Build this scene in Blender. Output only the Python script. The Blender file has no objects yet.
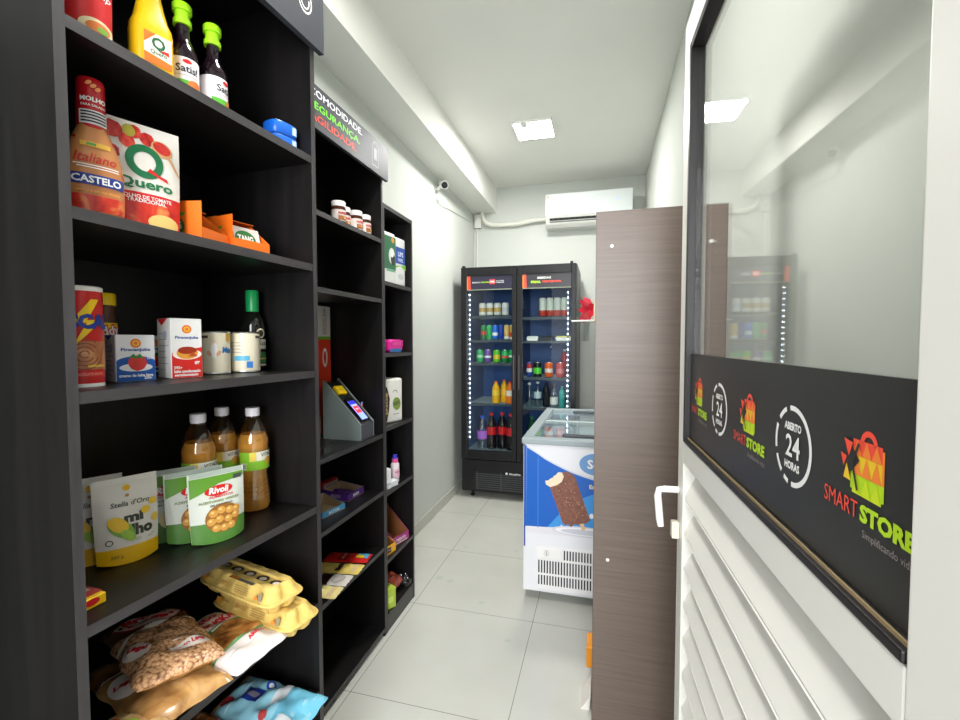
import bpy, bmesh, math, random
from mathutils import Vector, Matrix
random.seed(7)
sc = bpy.context.scene
COL = sc.collection
R = math.radians
PI = math.pi
sin, cos = math.sin, math.cos

# ------------------------------------------------------------------ camera
def make_camera():
    pi, ya, ro = R(-2.337), R(15.058), R(-0.04)
    fw = Vector((-sin(ya)*cos(pi), cos(ya)*cos(pi), sin(pi)))
    rt = Vector((cos(ya), sin(ya), 0)); up = rt.cross(fw)
    r2 = rt*cos(ro) + up*sin(ro); u2 = -rt*sin(ro) + up*cos(ro)
    cd = bpy.data.cameras.new('camera'); cd.sensor_fit = 'HORIZONTAL'; cd.sensor_width = 36
    cd.lens = 453.6/960*36; cd.clip_start = .02
    o = bpy.data.objects.new('camera', cd); COL.objects.link(o)
    m = Matrix((r2, u2, -fw)).transposed().to_4x4(); m.translation = Vector((0, 0, 1.42))
    o.matrix_world = m
    sc.camera = o
make_camera()

# ------------------------------------------------------------------ world, light, exposure
w = bpy.data.worlds.new('daylight'); sc.world = w; w.use_nodes = True
bg = w.node_tree.nodes['Background']; bg.inputs[0].default_value = (.93, .97, 1.0, 1); bg.inputs[1].default_value = .55
sc.view_settings.view_transform = 'Standard'; sc.view_settings.look = 'None'
sc.view_settings.gamma = 1; sc.view_settings.use_curve_mapping = False
sc.view_settings.exposure = 0.70
LAMP_EMIT = 26.0
LAMP_W = 19.0
def area(name, loc, size, energy, rot, color=(1, 1, 1), sy=None):
    ld = bpy.data.lights.new(name, 'AREA'); ld.energy = energy; ld.color = color
    ld.shape = 'RECTANGLE'; ld.size = size; ld.size_y = sy or size
    o = bpy.data.objects.new(name, ld); COL.objects.link(o); o.location = loc; o.rotation_euler = rot
    return o
# daylight falling in through the open shop entrance behind the camera
area('entrance_daylight', (.17, -2.2, 1.8), 1.3, 105, (R(84), 0, 0), (.96, .98, 1.0), 2.2)

# ------------------------------------------------------------------ materials
def lin(c):
    c /= 255
    return c/12.92 if c <= .04045 else ((c+.055)/1.055)**2.4
MATS = {}
def M(rgb, rough=.5, metal=0, spec=.5, emit=0, trans=0, ior=1.45, coat=0, name=None):
    key = (rgb, rough, metal, spec, emit, trans, ior, coat)
    if key in MATS: return MATS[key]
    m = bpy.data.materials.new(name or 'm_%d_%d_%d' % rgb); m.use_nodes = True
    b = m.node_tree.nodes['Principled BSDF']; c = tuple(lin(x) for x in rgb) + (1,)
    b.inputs['Base Color'].default_value = c; b.inputs['Roughness'].default_value = rough
    b.inputs['Metallic'].default_value = metal; b.inputs['Specular IOR Level'].default_value = spec
    b.inputs['Transmission Weight'].default_value = trans; b.inputs['IOR'].default_value = ior
    b.inputs['Coat Weight'].default_value = coat
    if emit:
        b.inputs['Emission Color'].default_value = c; b.inputs['Emission Strength'].default_value = emit
    m.diffuse_color = c
    MATS[key] = m
    return m
def nodes(name):
    m = bpy.data.materials.new(name); m.use_nodes = True
    t = m.node_tree; b = t.nodes['Principled BSDF']
    def N(ty, **k):
        n = t.nodes.new(ty)
        for a, v in k.items(): setattr(n, a, v)
        return n
    return m, t, b, N, t.links.new
def wood(name, c0, c1, rough=.42, spec=.5, stretch=(60, 60, 2.5)):
    m, t, b, N, L = nodes(name)
    tc = N('ShaderNodeTexCoord'); mp = N('ShaderNodeMapping'); mp.inputs['Scale'].default_value = stretch
    L(tc.outputs['Object'], mp.inputs[0])
    n = N('ShaderNodeTexNoise'); n.inputs['Scale'].default_value = 1; n.inputs['Detail'].default_value = 5
    n.inputs['Roughness'].default_value = .65; L(mp.outputs[0], n.inputs['Vector'])
    r = N('ShaderNodeValToRGB'); r.color_ramp.elements[0].position = .3; r.color_ramp.elements[1].position = .72
    r.color_ramp.elements[0].color = tuple(lin(x) for x in c0)+(1,); r.color_ramp.elements[1].color = tuple(lin(x) for x in c1)+(1,)
    L(n.outputs[0], r.inputs[0]); L(r.outputs[0], b.inputs['Base Color'])
    bp = N('ShaderNodeBump'); bp.inputs['Strength'].default_value = .12; bp.inputs['Distance'].default_value = .002
    L(n.outputs[0], bp.inputs['Height']); L(bp.outputs[0], b.inputs['Normal'])
    b.inputs['Roughness'].default_value = rough; b.inputs['Specular IOR Level'].default_value = spec
    return m
WOOD = wood('dark_wood_laminate', (15, 14, 14), (27, 24, 24), .38, .4, (3, 40, 40))
WOODV = wood('dark_wood_laminate_upright', (15, 14, 14), (27, 24, 24), .42, .4, (40, 40, 3))
EDGE = wood('laminate_edge_band', (50, 48, 49), (66, 63, 64), .45, .4, (6, 40, 40))
EDGEV = wood('laminate_edge_band_upright', (50, 48, 49), (66, 63, 64), .45, .4, (40, 40, 6))
PANEL = wood('brown_wood_laminate', (94, 80, 71), (111, 96, 87), .38, .5, (3, 30, 110))
def plaster(name, rgb, rough=.75):
    m, t, b, N, L = nodes(name)
    tc = N('ShaderNodeTexCoord'); n = N('ShaderNodeTexNoise'); n.inputs['Scale'].default_value = 2.2; n.inputs['Detail'].default_value = 4
    L(tc.outputs['Object'], n.inputs['Vector'])
    r = N('ShaderNodeValToRGB'); c = [lin(x) for x in rgb]
    r.color_ramp.elements[0].color = tuple(x*.96 for x in c)+(1,); r.color_ramp.elements[1].color = tuple(min(1, x*1.03) for x in c)+(1,)
    L(n.outputs[0], r.inputs[0]); L(r.outputs[0], b.inputs['Base Color'])
    n2 = N('ShaderNodeTexNoise'); n2.inputs['Scale'].default_value = 180; L(tc.outputs['Object'], n2.inputs['Vector'])
    bp = N('ShaderNodeBump'); bp.inputs['Strength'].default_value = .06; bp.inputs['Distance'].default_value = .001
    L(n2.outputs[0], bp.inputs['Height']); L(bp.outputs[0], b.inputs['Normal'])
    b.inputs['Roughness'].default_value = rough; b.inputs['Specular IOR Level'].default_value = .3
    return m
WALL = plaster('grey_wall_paint', (204, 208, 202))
CEIL = plaster('white_ceiling_paint', (238, 238, 232), .8)
def floor_mat():
    m, t, b, N, L = nodes('porcelain_tiles')
    tc = N('ShaderNodeTexCoord'); sp = N('ShaderNodeSeparateXYZ'); L(tc.outputs['Object'], sp.inputs[0])
    T = .6469; gw = .0022
    def line(out, off):
        a = N('ShaderNodeMath', operation='SUBTRACT'); L(out, a.inputs[0]); a.inputs[1].default_value = off
        d = N('ShaderNodeMath', operation='DIVIDE'); L(a.outputs[0], d.inputs[0]); d.inputs[1].default_value = T
        f = N('ShaderNodeMath', operation='FRACT'); L(d.outputs[0], f.inputs[0])
        s = N('ShaderNodeMath', operation='SUBTRACT'); L(f.outputs[0], s.inputs[0]); s.inputs[1].default_value = .5
        ab = N('ShaderNodeMath', operation='ABSOLUTE'); L(s.outputs[0], ab.inputs[0])
        g = N('ShaderNodeMath', operation='GREATER_THAN'); L(ab.outputs[0], g.inputs[0]); g.inputs[1].default_value = .5-gw
        return g.outputs[0]
    mx = N('ShaderNodeMath', operation='MAXIMUM'); L(line(sp.outputs[0], -.3254), mx.inputs[0]); L(line(sp.outputs[1], 2.2342), mx.inputs[1])
    n = N('ShaderNodeTexNoise'); n.inputs['Scale'].default_value = 1.7; n.inputs['Detail'].default_value = 6; L(tc.outputs['Object'], n.inputs['Vector'])
    r = N('ShaderNodeValToRGB'); r.color_ramp.elements[0].position = .3; r.color_ramp.elements[1].position = .7
    r.color_ramp.elements[0].color = tuple(lin(x) for x in (196, 196, 187))+(1,); r.color_ramp.elements[1].color = tuple(lin(x) for x in (209, 209, 201))+(1,)
    L(n.outputs[0], r.inputs[0])
    mix = N('ShaderNodeMix', data_type='RGBA'); L(mx.outputs[0], mix.inputs['Factor']); L(r.outputs[0], mix.inputs['A'])
    mix.inputs['B'].default_value = tuple(lin(x) for x in (128, 128, 120))+(1,)
    # a few faint greenish glue marks
    cur = mix.outputs['Result']
    for (x, y, rad) in ((-.93, 2.52, .05), (-.86, 2.5, .035), (-.62, 2.33, .03), (-.42, 2.06, .025), (-.55, 2.98, .03), (-.9, 2.95, .025)):
        vd = N('ShaderNodeVectorMath', operation='DISTANCE'); L(tc.outputs['Object'], vd.inputs[0]); vd.inputs[1].default_value = (x, y, 0)
        nn = N('ShaderNodeTexNoise'); nn.inputs['Scale'].default_value = 30; L(tc.outputs['Object'], nn.inputs['Vector'])
        ad = N('ShaderNodeMath', operation='MULTIPLY_ADD'); L(nn.outputs[0], ad.inputs[0]); ad.inputs[1].default_value = rad*1.2; L(vd.outputs['Value'], ad.inputs[2])
        mr = N('ShaderNodeMapRange'); L(ad.outputs[0], mr.inputs[0]); mr.inputs[1].default_value = rad*.9; mr.inputs[2].default_value = rad*1.35; mr.inputs[3].default_value = .3; mr.inputs[4].default_value = 0
        mm = N('ShaderNodeMix', data_type='RGBA'); L(mr.outputs[0], mm.inputs['Factor']); L(cur, mm.inputs['A'])
        mm.inputs['B'].default_value = tuple(lin(x) for x in (150, 180, 155))+(1,)
        cur = mm.outputs['Result']
    L(cur, b.inputs['Base Color']); b.inputs['Roughness'].default_value = .22; b.inputs['Specular IOR Level'].default_value = .45
    return m
FLOOR = floor_mat()
def glass(name, tint=(1, 1, 1), f0=.04, rough=0.0, gloss=(1, 1, 1)):
    """thin clear pane: see-through plus a Fresnel reflection"""
    m, t, b, N, L = nodes(name)
    g = N('ShaderNodeNewGeometry')
    d = N('ShaderNodeVectorMath', operation='DOT_PRODUCT'); L(g.outputs['Normal'], d.inputs[0]); L(g.outputs['Incoming'], d.inputs[1])
    a = N('ShaderNodeMath', operation='ABSOLUTE'); L(d.outputs['Value'], a.inputs[0])
    s = N('ShaderNodeMath', operation='SUBTRACT'); s.inputs[0].default_value = 1; L(a.outputs[0], s.inputs[1])
    p = N('ShaderNodeMath', operation='POWER'); L(s.outputs[0], p.inputs[0]); p.inputs[1].default_value = 5
    k = N('ShaderNodeMath', operation='MULTIPLY_ADD'); L(p.outputs[0], k.inputs[0]); k.inputs[1].default_value = 1-f0; k.inputs[2].default_value = f0
    tr = N('ShaderNodeBsdfTransparent'); tr.inputs[0].default_value = tint+(1,)
    gl = N('ShaderNodeBsdfGlossy'); gl.inputs['Roughness'].default_value = rough; gl.inputs[0].default_value = gloss+(1,)
    mx = N('ShaderNodeMixShader'); L(k.outputs[0], mx.inputs[0]); L(tr.outputs[0], mx.inputs[1]); L(gl.outputs[0], mx.inputs[2])
    out = [x for x in t.nodes if x.type == 'OUTPUT_MATERIAL'][0]; L(mx.outputs[0], out.inputs['Surface'])
    return m
DOORGLASS = glass('door_glass', (.99, .995, .985), .03)
FRIDGEGLASS = glass('cooler_glass', (.93, .96, .97), .03)
LIDGLASS = glass('lid_glass', (.92, .96, .97), .05)
CLEAR = glass('clear_plastic', (.9, .92, .92), .08, .08)
OIL = glass('golden_oil_bottle', (.97, .86, .62), .1, .08)
PETCLEAR = glass('clear_bottle', (.78, .88, .88), .10, .08)
def liquid(name, tint, rgb, k):
    m, t, b, N, L = nodes(name)
    tr = N('ShaderNodeBsdfTransparent'); tr.inputs[0].default_value = tint+(1,); mx = N('ShaderNodeMixShader'); mx.inputs[0].default_value = k
    b.inputs['Base Color'].default_value = tuple(lin(x) for x in rgb)+(1,); b.inputs['Roughness'].default_value = .15
    L(tr.outputs[0], mx.inputs[1]); L(b.outputs[0], mx.inputs[2])
    out = [x for x in t.nodes if x.type == 'OUTPUT_MATERIAL'][0]; L(mx.outputs[0], out.inputs['Surface'])
    return m
OILFILL = liquid('golden_oil', (.95, .78, .42), (250, 206, 124), .42)
def beans_mat(name, c0, c1, scale=95):
    m, t, b, N, L = nodes(name)
    tc = N('ShaderNodeTexCoord'); v = N('ShaderNodeTexVoronoi'); v.inputs['Scale'].default_value = scale; L(tc.outputs['Object'], v.inputs['Vector'])
    r = N('ShaderNodeValToRGB'); r.color_ramp.elements[0].position = .38; r.color_ramp.elements[1].position = .85
    r.color_ramp.elements[0].color = tuple(lin(x) for x in c1)+(1,); r.color_ramp.elements[1].color = tuple(lin(x) for x in c0)+(1,)
    L(v.outputs['Distance'], r.inputs[0]); L(r.outputs[0], b.inputs['Base Color']); b.inputs['Roughness'].default_value = .25
    bp = N('ShaderNodeBump'); bp.inputs['Strength'].default_value = .5; bp.inputs['Distance'].default_value = .003; bp.invert = True
    L(v.outputs['Distance'], bp.inputs['Height']); L(bp.outputs[0], b.inputs['Normal'])
    return m
BEANS = beans_mat('pinto_beans', (126, 80, 50), (218, 168, 122), 150)
def mottle(name, cols, scale=25, rough=.3):
    m, t, b, N, L = nodes(name)
    tc = N('ShaderNodeTexCoord'); n = N('ShaderNodeTexNoise'); n.inputs['Scale'].default_value = scale; n.inputs['Detail'].default_value = 3; n.inputs['Distortion'].default_value = 1.2
    L(tc.outputs['Object'], n.inputs['Vector'])
    r = N('ShaderNodeValToRGB'); els = r.color_ramp.elements
    while len(els) < len(cols): els.new(.5)
    for i, c in enumerate(cols):
        els[i].position = .3+.42*i/(len(cols)-1); els[i].color = tuple(lin(x) for x in c)+(1,)
    L(n.outputs[0], r.inputs[0]); L(r.outputs[0], b.inputs['Base Color']); b.inputs['Roughness'].default_value = rough
    return m
BROWNFILM = mottle('brown_film', [(70, 42, 24), (108, 70, 38), (140, 98, 58)], 18, .25)
PASTA = mottle('golden_pasta', [(120, 62, 24), (196, 132, 66), (236, 200, 140)], 26, .3)
TOMATO = mottle('tomato_print', [(150, 16, 18), (206, 40, 34), (236, 110, 84)], 40, .3)
REDFOOD = mottle('red_sauce_print', [(190, 28, 24), (216, 60, 40), (240, 170, 90)], 22, .3)
CHOC = mottle('chocolate_swirl', [(150, 84, 46), (190, 120, 76), (226, 170, 120)], 22, .35)
SNACK = mottle('toasted_snack_print', [(96, 48, 24), (170, 96, 44), (226, 166, 96)], 30, .3)
BARCHOC = mottle('ice_cream_chocolate', [(112, 66, 52), (128, 78, 62), (150, 98, 78)], 60, .4)
EGGPULP = mottle('yellow_pulp', [(212, 178, 92), (222, 190, 104), (230, 200, 118)], 60, .8)
CARD = M((190, 150, 104), .8); BROWNCARD = M((150, 96, 54), .8)
WHITE = M((240, 240, 236), .35); OFFW = M((226, 226, 220), .4); BLACK = M((16, 16, 18), .35); DARK = M((34, 34, 38), .4)
ALU = M((228, 226, 219), .35, 0, .4); RUBBER = M((22, 18, 20), .45)
CHROME = M((200, 202, 205), .25, 1); TIN = M((205, 205, 202), .3, 1)
RED = M((208, 30, 30), .35); ORANGE = M((236, 112, 30), .4); YELLOW = M((246, 204, 22), .35); GREEN = M((34, 140, 66), .35)
LIME = M((176, 222, 40), .35); BLUE = M((24, 84, 176), .3); NAVY = M((26, 36, 96), .35)

# ------------------------------------------------------------------ mesh builder
_tc = {}
def text_geo(s, bold):
    k = (s, bold)
    if k in _tc: return _tc[k]
    cu = bpy.data.curves.new('lettering_source', 'FONT'); cu.body = s; cu.size = 1; cu.resolution_u = 2; cu.offset = bold
    o = bpy.data.objects.new('lettering_source', cu); COL.objects.link(o)
    dg = bpy.context.evaluated_depsgraph_get(); me = bpy.data.meshes.new_from_object(o.evaluated_get(dg))
    v = [(p.co.x, p.co.y) for p in me.vertices]; f = [tuple(p.vertices) for p in me.polygons]
    bpy.data.objects.remove(o); bpy.data.curves.remove(cu); bpy.data.meshes.remove(me)
    x0 = min(p[0] for p in v); x1 = max(p[0] for p in v); y0 = min(p[1] for p in v); y1 = max(p[1] for p in v)
    v = [((x-(x0+x1)/2), (y-(y0+y1)/2)) for x, y in v]
    _tc[k] = (v, f, x1-x0, y1-y0)
    return _tc[k]
def curved(f):
    f.curved = True
    return f
def refine(tris, L):
    out = []; st_ = list(tris)
    while st_:
        t = st_.pop(); d = [math.dist(t[i], t[(i+1) % 3]) for i in range(3)]; k = d.index(max(d))
        if d[k] <= L: out.append(t); continue
        a, b, c = t[k], t[(k+1) % 3], t[(k+2) % 3]; m = ((a[0]+b[0])/2, (a[1]+b[1])/2)
        st_ += [(a, m, c), (m, b, c)]
    return out
def tess(pts):
    from mathutils.geometry import tessellate_polygon
    ar = sum(a[0]*b[1]-b[0]*a[1] for a, b in zip(pts, pts[1:]+pts[:1]))
    out = []
    for t in tessellate_polygon([[Vector((a, b, 0)) for a, b in pts]]):
        q = [pts[i] for i in t]
        if (q[1][0]-q[0][0])*(q[2][1]-q[0][1])-(q[2][0]-q[0][0])*(q[1][1]-q[0][1]) < 0: q = q[::-1]
        out.append(tuple(q))
    return out
def FR(y, eps=.0005):                       # front face, looking from -Y
    return lambda u, v, e=0: (u, y-eps-e, v)
def PL(o, ex, ey, eps=.0005):
    o, ex, ey = Vector(o), Vector(ex).normalized(), Vector(ey).normalized(); n = ex.cross(ey)
    return lambda u, v, e=0: tuple(o+ex*u+ey*v+n*(eps+e))
def CY(r, eps=.0006, a0=0):                 # cylinder, u = arc length from the front
    return curved(lambda u, v, e=0: ((r+eps+e)*sin(u/r+a0), -(r+eps+e)*cos(u/r+a0), v))
class MB:
    def __init__(s): s.v, s.f, s.m, s.s, s.mats = [], [], [], [], []
    def mi(s, m):
        if m not in s.mats: s.mats.append(m)
        return s.mats.index(m)
    def add(s, v, f, m, smooth=False):
        o = len(s.v); k = s.mi(m); s.v += [tuple(p) for p in v]
        for q in f: s.f.append(tuple(i+o for i in q)); s.m.append(k); s.s.append(smooth)
        return s
    def box(s, x0, x1, y0, y1, z0, z1, m, b=0, seg=2, front=None, smooth=False):
        if b <= 0:
            v = [(x, y, z) for x in (x0, x1) for y in (y0, y1) for z in (z0, z1)]
            F = [((0, 1, 3, 2), m), ((4, 6, 7, 5), m), ((0, 4, 5, 1), front or m), ((2, 3, 7, 6), m), ((0, 2, 6, 4), m), ((1, 5, 7, 3), m)]
            for q, mm in F: s.add([v[i] for i in q], [(0, 1, 2, 3)], mm)
            return s
        bm = bmesh.new(); bmesh.ops.create_cube(bm, size=1)
        for q in bm.verts: q.co = Vector(((x0+x1)/2+q.co.x*(x1-x0), (y0+y1)/2+q.co.y*(y1-y0), (z0+z1)/2+q.co.z*(z1-z0)))
        bmesh.ops.bevel(bm, geom=list(bm.edges), offset=b, segments=seg, affect='EDGES', profile=.6)
        bm.verts.index_update(); v = [tuple(q.co) for q in bm.verts]; f = [tuple(q.index for q in p.verts) for p in bm.faces]; bm.free()
        return s.add(v, f, m, smooth)
    def lathe(s, prof, m, seg=28, c=(0, 0), smooth=True, caps=True):
        """prof: (r, z[, material of the band starting here])"""
        n = len(prof); v = []
        for p in prof:
            for k in range(seg):
                a = 2*PI*k/seg; v.append((c[0]+p[0]*sin(a), c[1]-p[0]*cos(a), p[1]))
        for i in range(n-1):
            mm = prof[i][2] if len(prof[i]) > 2 else m
            s.add(v, [], mm) if False else None
            fs = [(i*seg+k, i*seg+(k+1) % seg, (i+1)*seg+(k+1) % seg, (i+1)*seg+k) for k in range(seg)]
            s._band(v, fs, mm, smooth)
        if caps:
            if prof[0][0] > 1e-5: s.add([v[k] for k in range(seg)][::-1], [tuple(range(seg))], prof[0][2] if len(prof[0]) > 2 else m)
            if prof[-1][0] > 1e-5: s.add([v[(n-1)*seg+k] for k in range(seg)], [tuple(range(seg))], prof[-1][2] if len(prof[-1]) > 2 else m)
        return s
    def _band(s, v, fs, m, smooth):
        ids = sorted({i for f in fs for i in f}); mp = {i: k for k, i in enumerate(ids)}
        s.add([v[i] for i in ids], [tuple(mp[i] for i in f) for f in fs], m, smooth)
    def tube(s, pts, r, m, seg=10):
        pts = [Vector(p) for p in pts]; rings = []
        for i, p in enumerate(pts):
            d = (pts[min(i+1, len(pts)-1)]-pts[max(i-1, 0)]).normalized()
            a = d.cross(Vector((0, 0, 1)) if abs(d.z) < .9 else Vector((1, 0, 0))).normalized(); b = d.cross(a)
            rr = r[i] if isinstance(r, (list, tuple)) else r
            rings.append([p+(a*cos(2*PI*k/seg)+b*sin(2*PI*k/seg))*rr for k in range(seg)])
        v = [tuple(q) for g in rings for q in g]; n = len(pts)
        f = [(i*seg+k, i*seg+(k+1) % seg, (i+1)*seg+(k+1) % seg, (i+1)*seg+k) for i in range(n-1) for k in range(seg)]
        f += [tuple(range(seg))[::-1], tuple((n-1)*seg+k for k in range(seg))]
        return s.add(v, f, m, True)
    def prism(s, poly, y0, y1, m, plane='xz', side=None):
        """2D outline extruded between y0 and y1 (third axis)"""
        def P(a, b, c): return {'xz': (a, c, b), 'yz': (c, a, b), 'xy': (a, b, c)}[plane]
        n = len(poly)
        s.add([P(a, b, y0) for a, b in poly], [tuple(range(n))], m); s.add([P(a, b, y1) for a, b in poly], [tuple(range(n))[::-1]], m)
        for i in range(n):
            a, b = poly[i], poly[(i+1) % n]
            s.add([P(*a, y0), P(*b, y0), P(*b, y1), P(*a, y1)], [(0, 1, 2, 3)], side or m)
        return s
    def text(s, t, mp, u, v, m, w=None, h=None, bold=0.0, rot=0, e=.0003, slant=0):
        V, F, W, Hh = text_geo(t, bold)
        sx = w/W if w else None; sy = h/Hh if h else None
        if sx is None: sx = sy
        if sy is None: sy = sx
        c, q = cos(rot), sin(rot); P = []
        for x, y in V:
            x = x*sx + slant*y*sy; y = y*sy; P.append((u+x*c-y*q, v+x*q+y*c))
        if getattr(mp, 'curved', False) and Hh*sy > .01:
            T = [(P[f[0]], P[f[i]], P[f[i+1]]) for f in F for i in range(1, len(f)-1)]
            return s.tris(refine(T, .007), mp, m, e)
        return s.add([mp(a, b, e) for a, b in P], F, m)
    def tris(s, T, mp, m, e):
        return s.add([mp(a, b, e) for t in T for a, b in t], [(3*i, 3*i+1, 3*i+2) for i in range(len(T))], m, True)
    def poly(s, pts, mp, m, e=0):
        if getattr(mp, 'curved', False): return s.tris(refine(tess(list(pts)), .009), mp, m, e)
        return s.add([mp(a, b, e) for a, b in pts], [tuple(range(len(pts)))], m)
    def rect(s, u0, u1, v0, v1, mp, m, e=0, nu=1, nv=1):
        V = [mp(u0+(u1-u0)*i/nu, v0+(v1-v0)*j/nv, e) for j in range(nv+1) for i in range(nu+1)]
        F = [(j*(nu+1)+i, j*(nu+1)+i+1, (j+1)*(nu+1)+i+1, (j+1)*(nu+1)+i) for j in range(nv) for i in range(nu)]
        return s.add(V, F, m, nu > 1)
    def disc(s, u, v, ru, rv, mp, m, e=0, n=24, a0=0, a1=2*PI, rot=0):
        c, q = cos(rot), sin(rot); P = []
        full = a1-a0 > 6.28
        for i in range(n + (0 if full else 1)):
            a = a0+(a1-a0)*i/n; x, y = ru*cos(a), rv*sin(a); P.append((u+x*c-y*q, v+x*q+y*c))
        if not full: return s.poly(P, mp, m, e)
        N_ = len(P); V = [mp(u, v, e)]; Fq = []
        for k in (1, 2, 3):
            V += [mp(u+(x-u)*k/3, v+(y-v)*k/3, e) for x, y in P]
        for i in range(N_):
            j = (i+1) % N_; Fq.append((0, 1+i, 1+j))
            for k in (0, 1): Fq.append((1+k*N_+i, 1+(k+1)*N_+i, 1+(k+1)*N_+j, 1+k*N_+j))
        return s.add(V, Fq, m)
    def arc(s, u, v, r, wd, mp, m, a0, a1, n=20, e=0, ry=None):
        k = (ry or r)/r; V = []
        for i in range(n+1):
            a = a0+(a1-a0)*i/n
            V += [mp(u+(r-wd/2)*cos(a), v+(r-wd/2)*sin(a)*k, e), mp(u+(r+wd/2)*cos(a), v+(r+wd/2)*sin(a)*k, e)]
        return s.add(V, [(2*i, 2*i+1, 2*i+3, 2*i+2) for i in range(n)], m)
    def build(s, name, parent=None, loc=None, rz=0, kind=None):
        me = bpy.data.meshes.new(name); me.from_pydata(s.v, [], s.f); me.update()
        for m in s.mats: me.materials.append(m)
        me.polygons.foreach_set('material_index', s.m); me.polygons.foreach_set('use_smooth', s.s)
        bm = bmesh.new(); bm.from_mesh(me); bmesh.ops.remove_doubles(bm, verts=bm.verts, dist=1e-6)
        for e in bm.edges:
            if len(e.link_faces) == 2 and e.calc_face_angle(0) > .75: e.smooth = False
        bm.to_mesh(me); bm.free()
        o = bpy.data.objects.new(name, me); COL.objects.link(o)
        if parent: o.parent = parent
        if loc: o.location = loc
        if rz: o.rotation_euler[2] = R(rz)
        if kind: o['kind'] = kind
        return o
def tag(o, label, cat, group=None):
    o['label'] = label; o['category'] = cat
    if group: o['group'] = group
    return o
def thing(name, label, cat, loc=(0, 0, 0), rz=0, group=None):
    o = bpy.data.objects.new(name, None); COL.objects.link(o); o.location = loc; o.rotation_euler[2] = R(rz)
    o.empty_display_size = .05
    return tag(o, label, cat, group)
def dup(root, loc, rz, label, group=None):
    c = root.copy(); COL.objects.link(c); c.location = loc; c.rotation_euler[2] = R(rz); c['label'] = label
    if group: c['group'] = group
    for ch in list(root.children):
        d = ch.copy(); COL.objects.link(d); d.parent = c
        for g in list(ch.children):
            h = g.copy(); COL.objects.link(h); h.parent = d
    return c
def blob(mb, u, v, r, mp, m, e, n=10, jit=.25, sq=1):
    P = [(u+r*(1+random.uniform(-jit, jit))*cos(2*PI*i/n), v+sq*r*(1+random.uniform(-jit, jit))*sin(2*PI*i/n)) for i in range(n)]
    V = [mp(u, v, e)]+[mp((x+u)/2, (y+v)/2, e) for x, y in P]+[mp(x, y, e) for x, y in P]
    mb.add(V, [f for i in range(n) for f in ((0, 1+i, 1+(i+1) % n), (1+i, 1+n+i, 1+n+(i+1) % n, 1+(i+1) % n))], m)

# ================================================================== the room
WL, WR, BY, ZC, ZB, BX = -1.312, .386, 4.645, 3.005, 2.755, -1.071
Y0 = .12
def st(mb, name): return mb.build(name, kind='structure')
st(MB().box(WL-2, WR+2, -4, BY+.2, -.1, 0, FLOOR), 'floor')
st(MB().box(WL-.15, WR+.15, Y0, BY+.15, ZC, ZC+.12, CEIL), 'ceiling')
st(MB().box(WL-.15, WL, Y0, BY+.15, 0, ZC, WALL), 'wall_left')
st(MB().box(WR, WR+.15, Y0, BY+.15, 0, ZC, WALL), 'wall_right')
st(MB().box(WL, WR, BY, BY+.15, 0, ZC, WALL), 'wall_back')
wf = MB(); wf.box(WL, -.86, Y0, Y0+.13, 0, ZC, WALL); wf.box(.30, WR, Y0, Y0+.13, 0, ZC, WALL); wf.box(-.86, .30, Y0, Y0+.13, 2.35, ZC, WALL)
st(wf, 'wall_front')
st(MB().box(WL, BX, Y0+.13, BY, ZB, ZC, CEIL), 'trim_1')                 # boxed-in beam along the left wall
BASE = plaster('tile_skirting', (196, 197, 188), .4)
st(MB().box(WL, WL+.012, 1.0, BY, 0, .085, BASE, .003), 'baseboard_left')
st(MB().box(WL+.012, WR-.012, BY-.012, BY, 0, .085, BASE, .003), 'baseboard_back')
st(MB().box(WR-.012, WR, 1.25, BY-.012, 0, .085, BASE, .003), 'baseboard_right')

# ceiling lamps
LAMP = M((255, 253, 250), .4, 0, .2, LAMP_EMIT)
def ceiling_lamp(x, y, label, power=1):
    t = thing('ceiling_lamp', label, 'lamp', (x, y, ZC), 0, 'square ceiling lamps')
    h = .142
    fr = MB()
    for a in ((-h, h, -h, -h+.008), (-h, h, h-.008, h), (-h, -h+.008, -h+.008, h-.008), (h-.008, h, -h+.008, h-.008)):
        fr.box(*a, -.022, -.002, WHITE)
    fr.box(-h+.004, h-.004, -h+.004, h-.004, -.004, -.0005, WHITE)
    fr.build('frame', t)
    MB().box(-h+.008, h-.008, -h+.008, h-.008, -.019, -.005, LAMP).build('diffuser', t)
    k = MB(); k.prism([(-.058+.022*cos(a), -h+.045+.022*sin(a)) for a in [PI*i/10 for i in range(11)]] + [(-.08, -h-.004), (-.036, -h-.004)], -.027, -.0195, OFFW, 'xy')
    k.build('sensor_tab', t)
    ld = bpy.data.lights.new('lamp_light', 'AREA'); ld.energy = LAMP_W*power; ld.shape = 'SQUARE'; ld.size = .27; ld.color = (1, .985, .95)
    lo = bpy.data.objects.new('lamp_light', ld); COL.objects.link(lo); lo.parent = t; lo.location = (0, 0, -.03)
    return t
ceiling_lamp(-.503, 3.422, 'square white LED lamp lit on the ceiling in front of the air conditioner', .85)
ceiling_lamp(-.42, 1.15, 'square white LED lamp lit on the ceiling above the entrance end of the aisle', .66)

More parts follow.
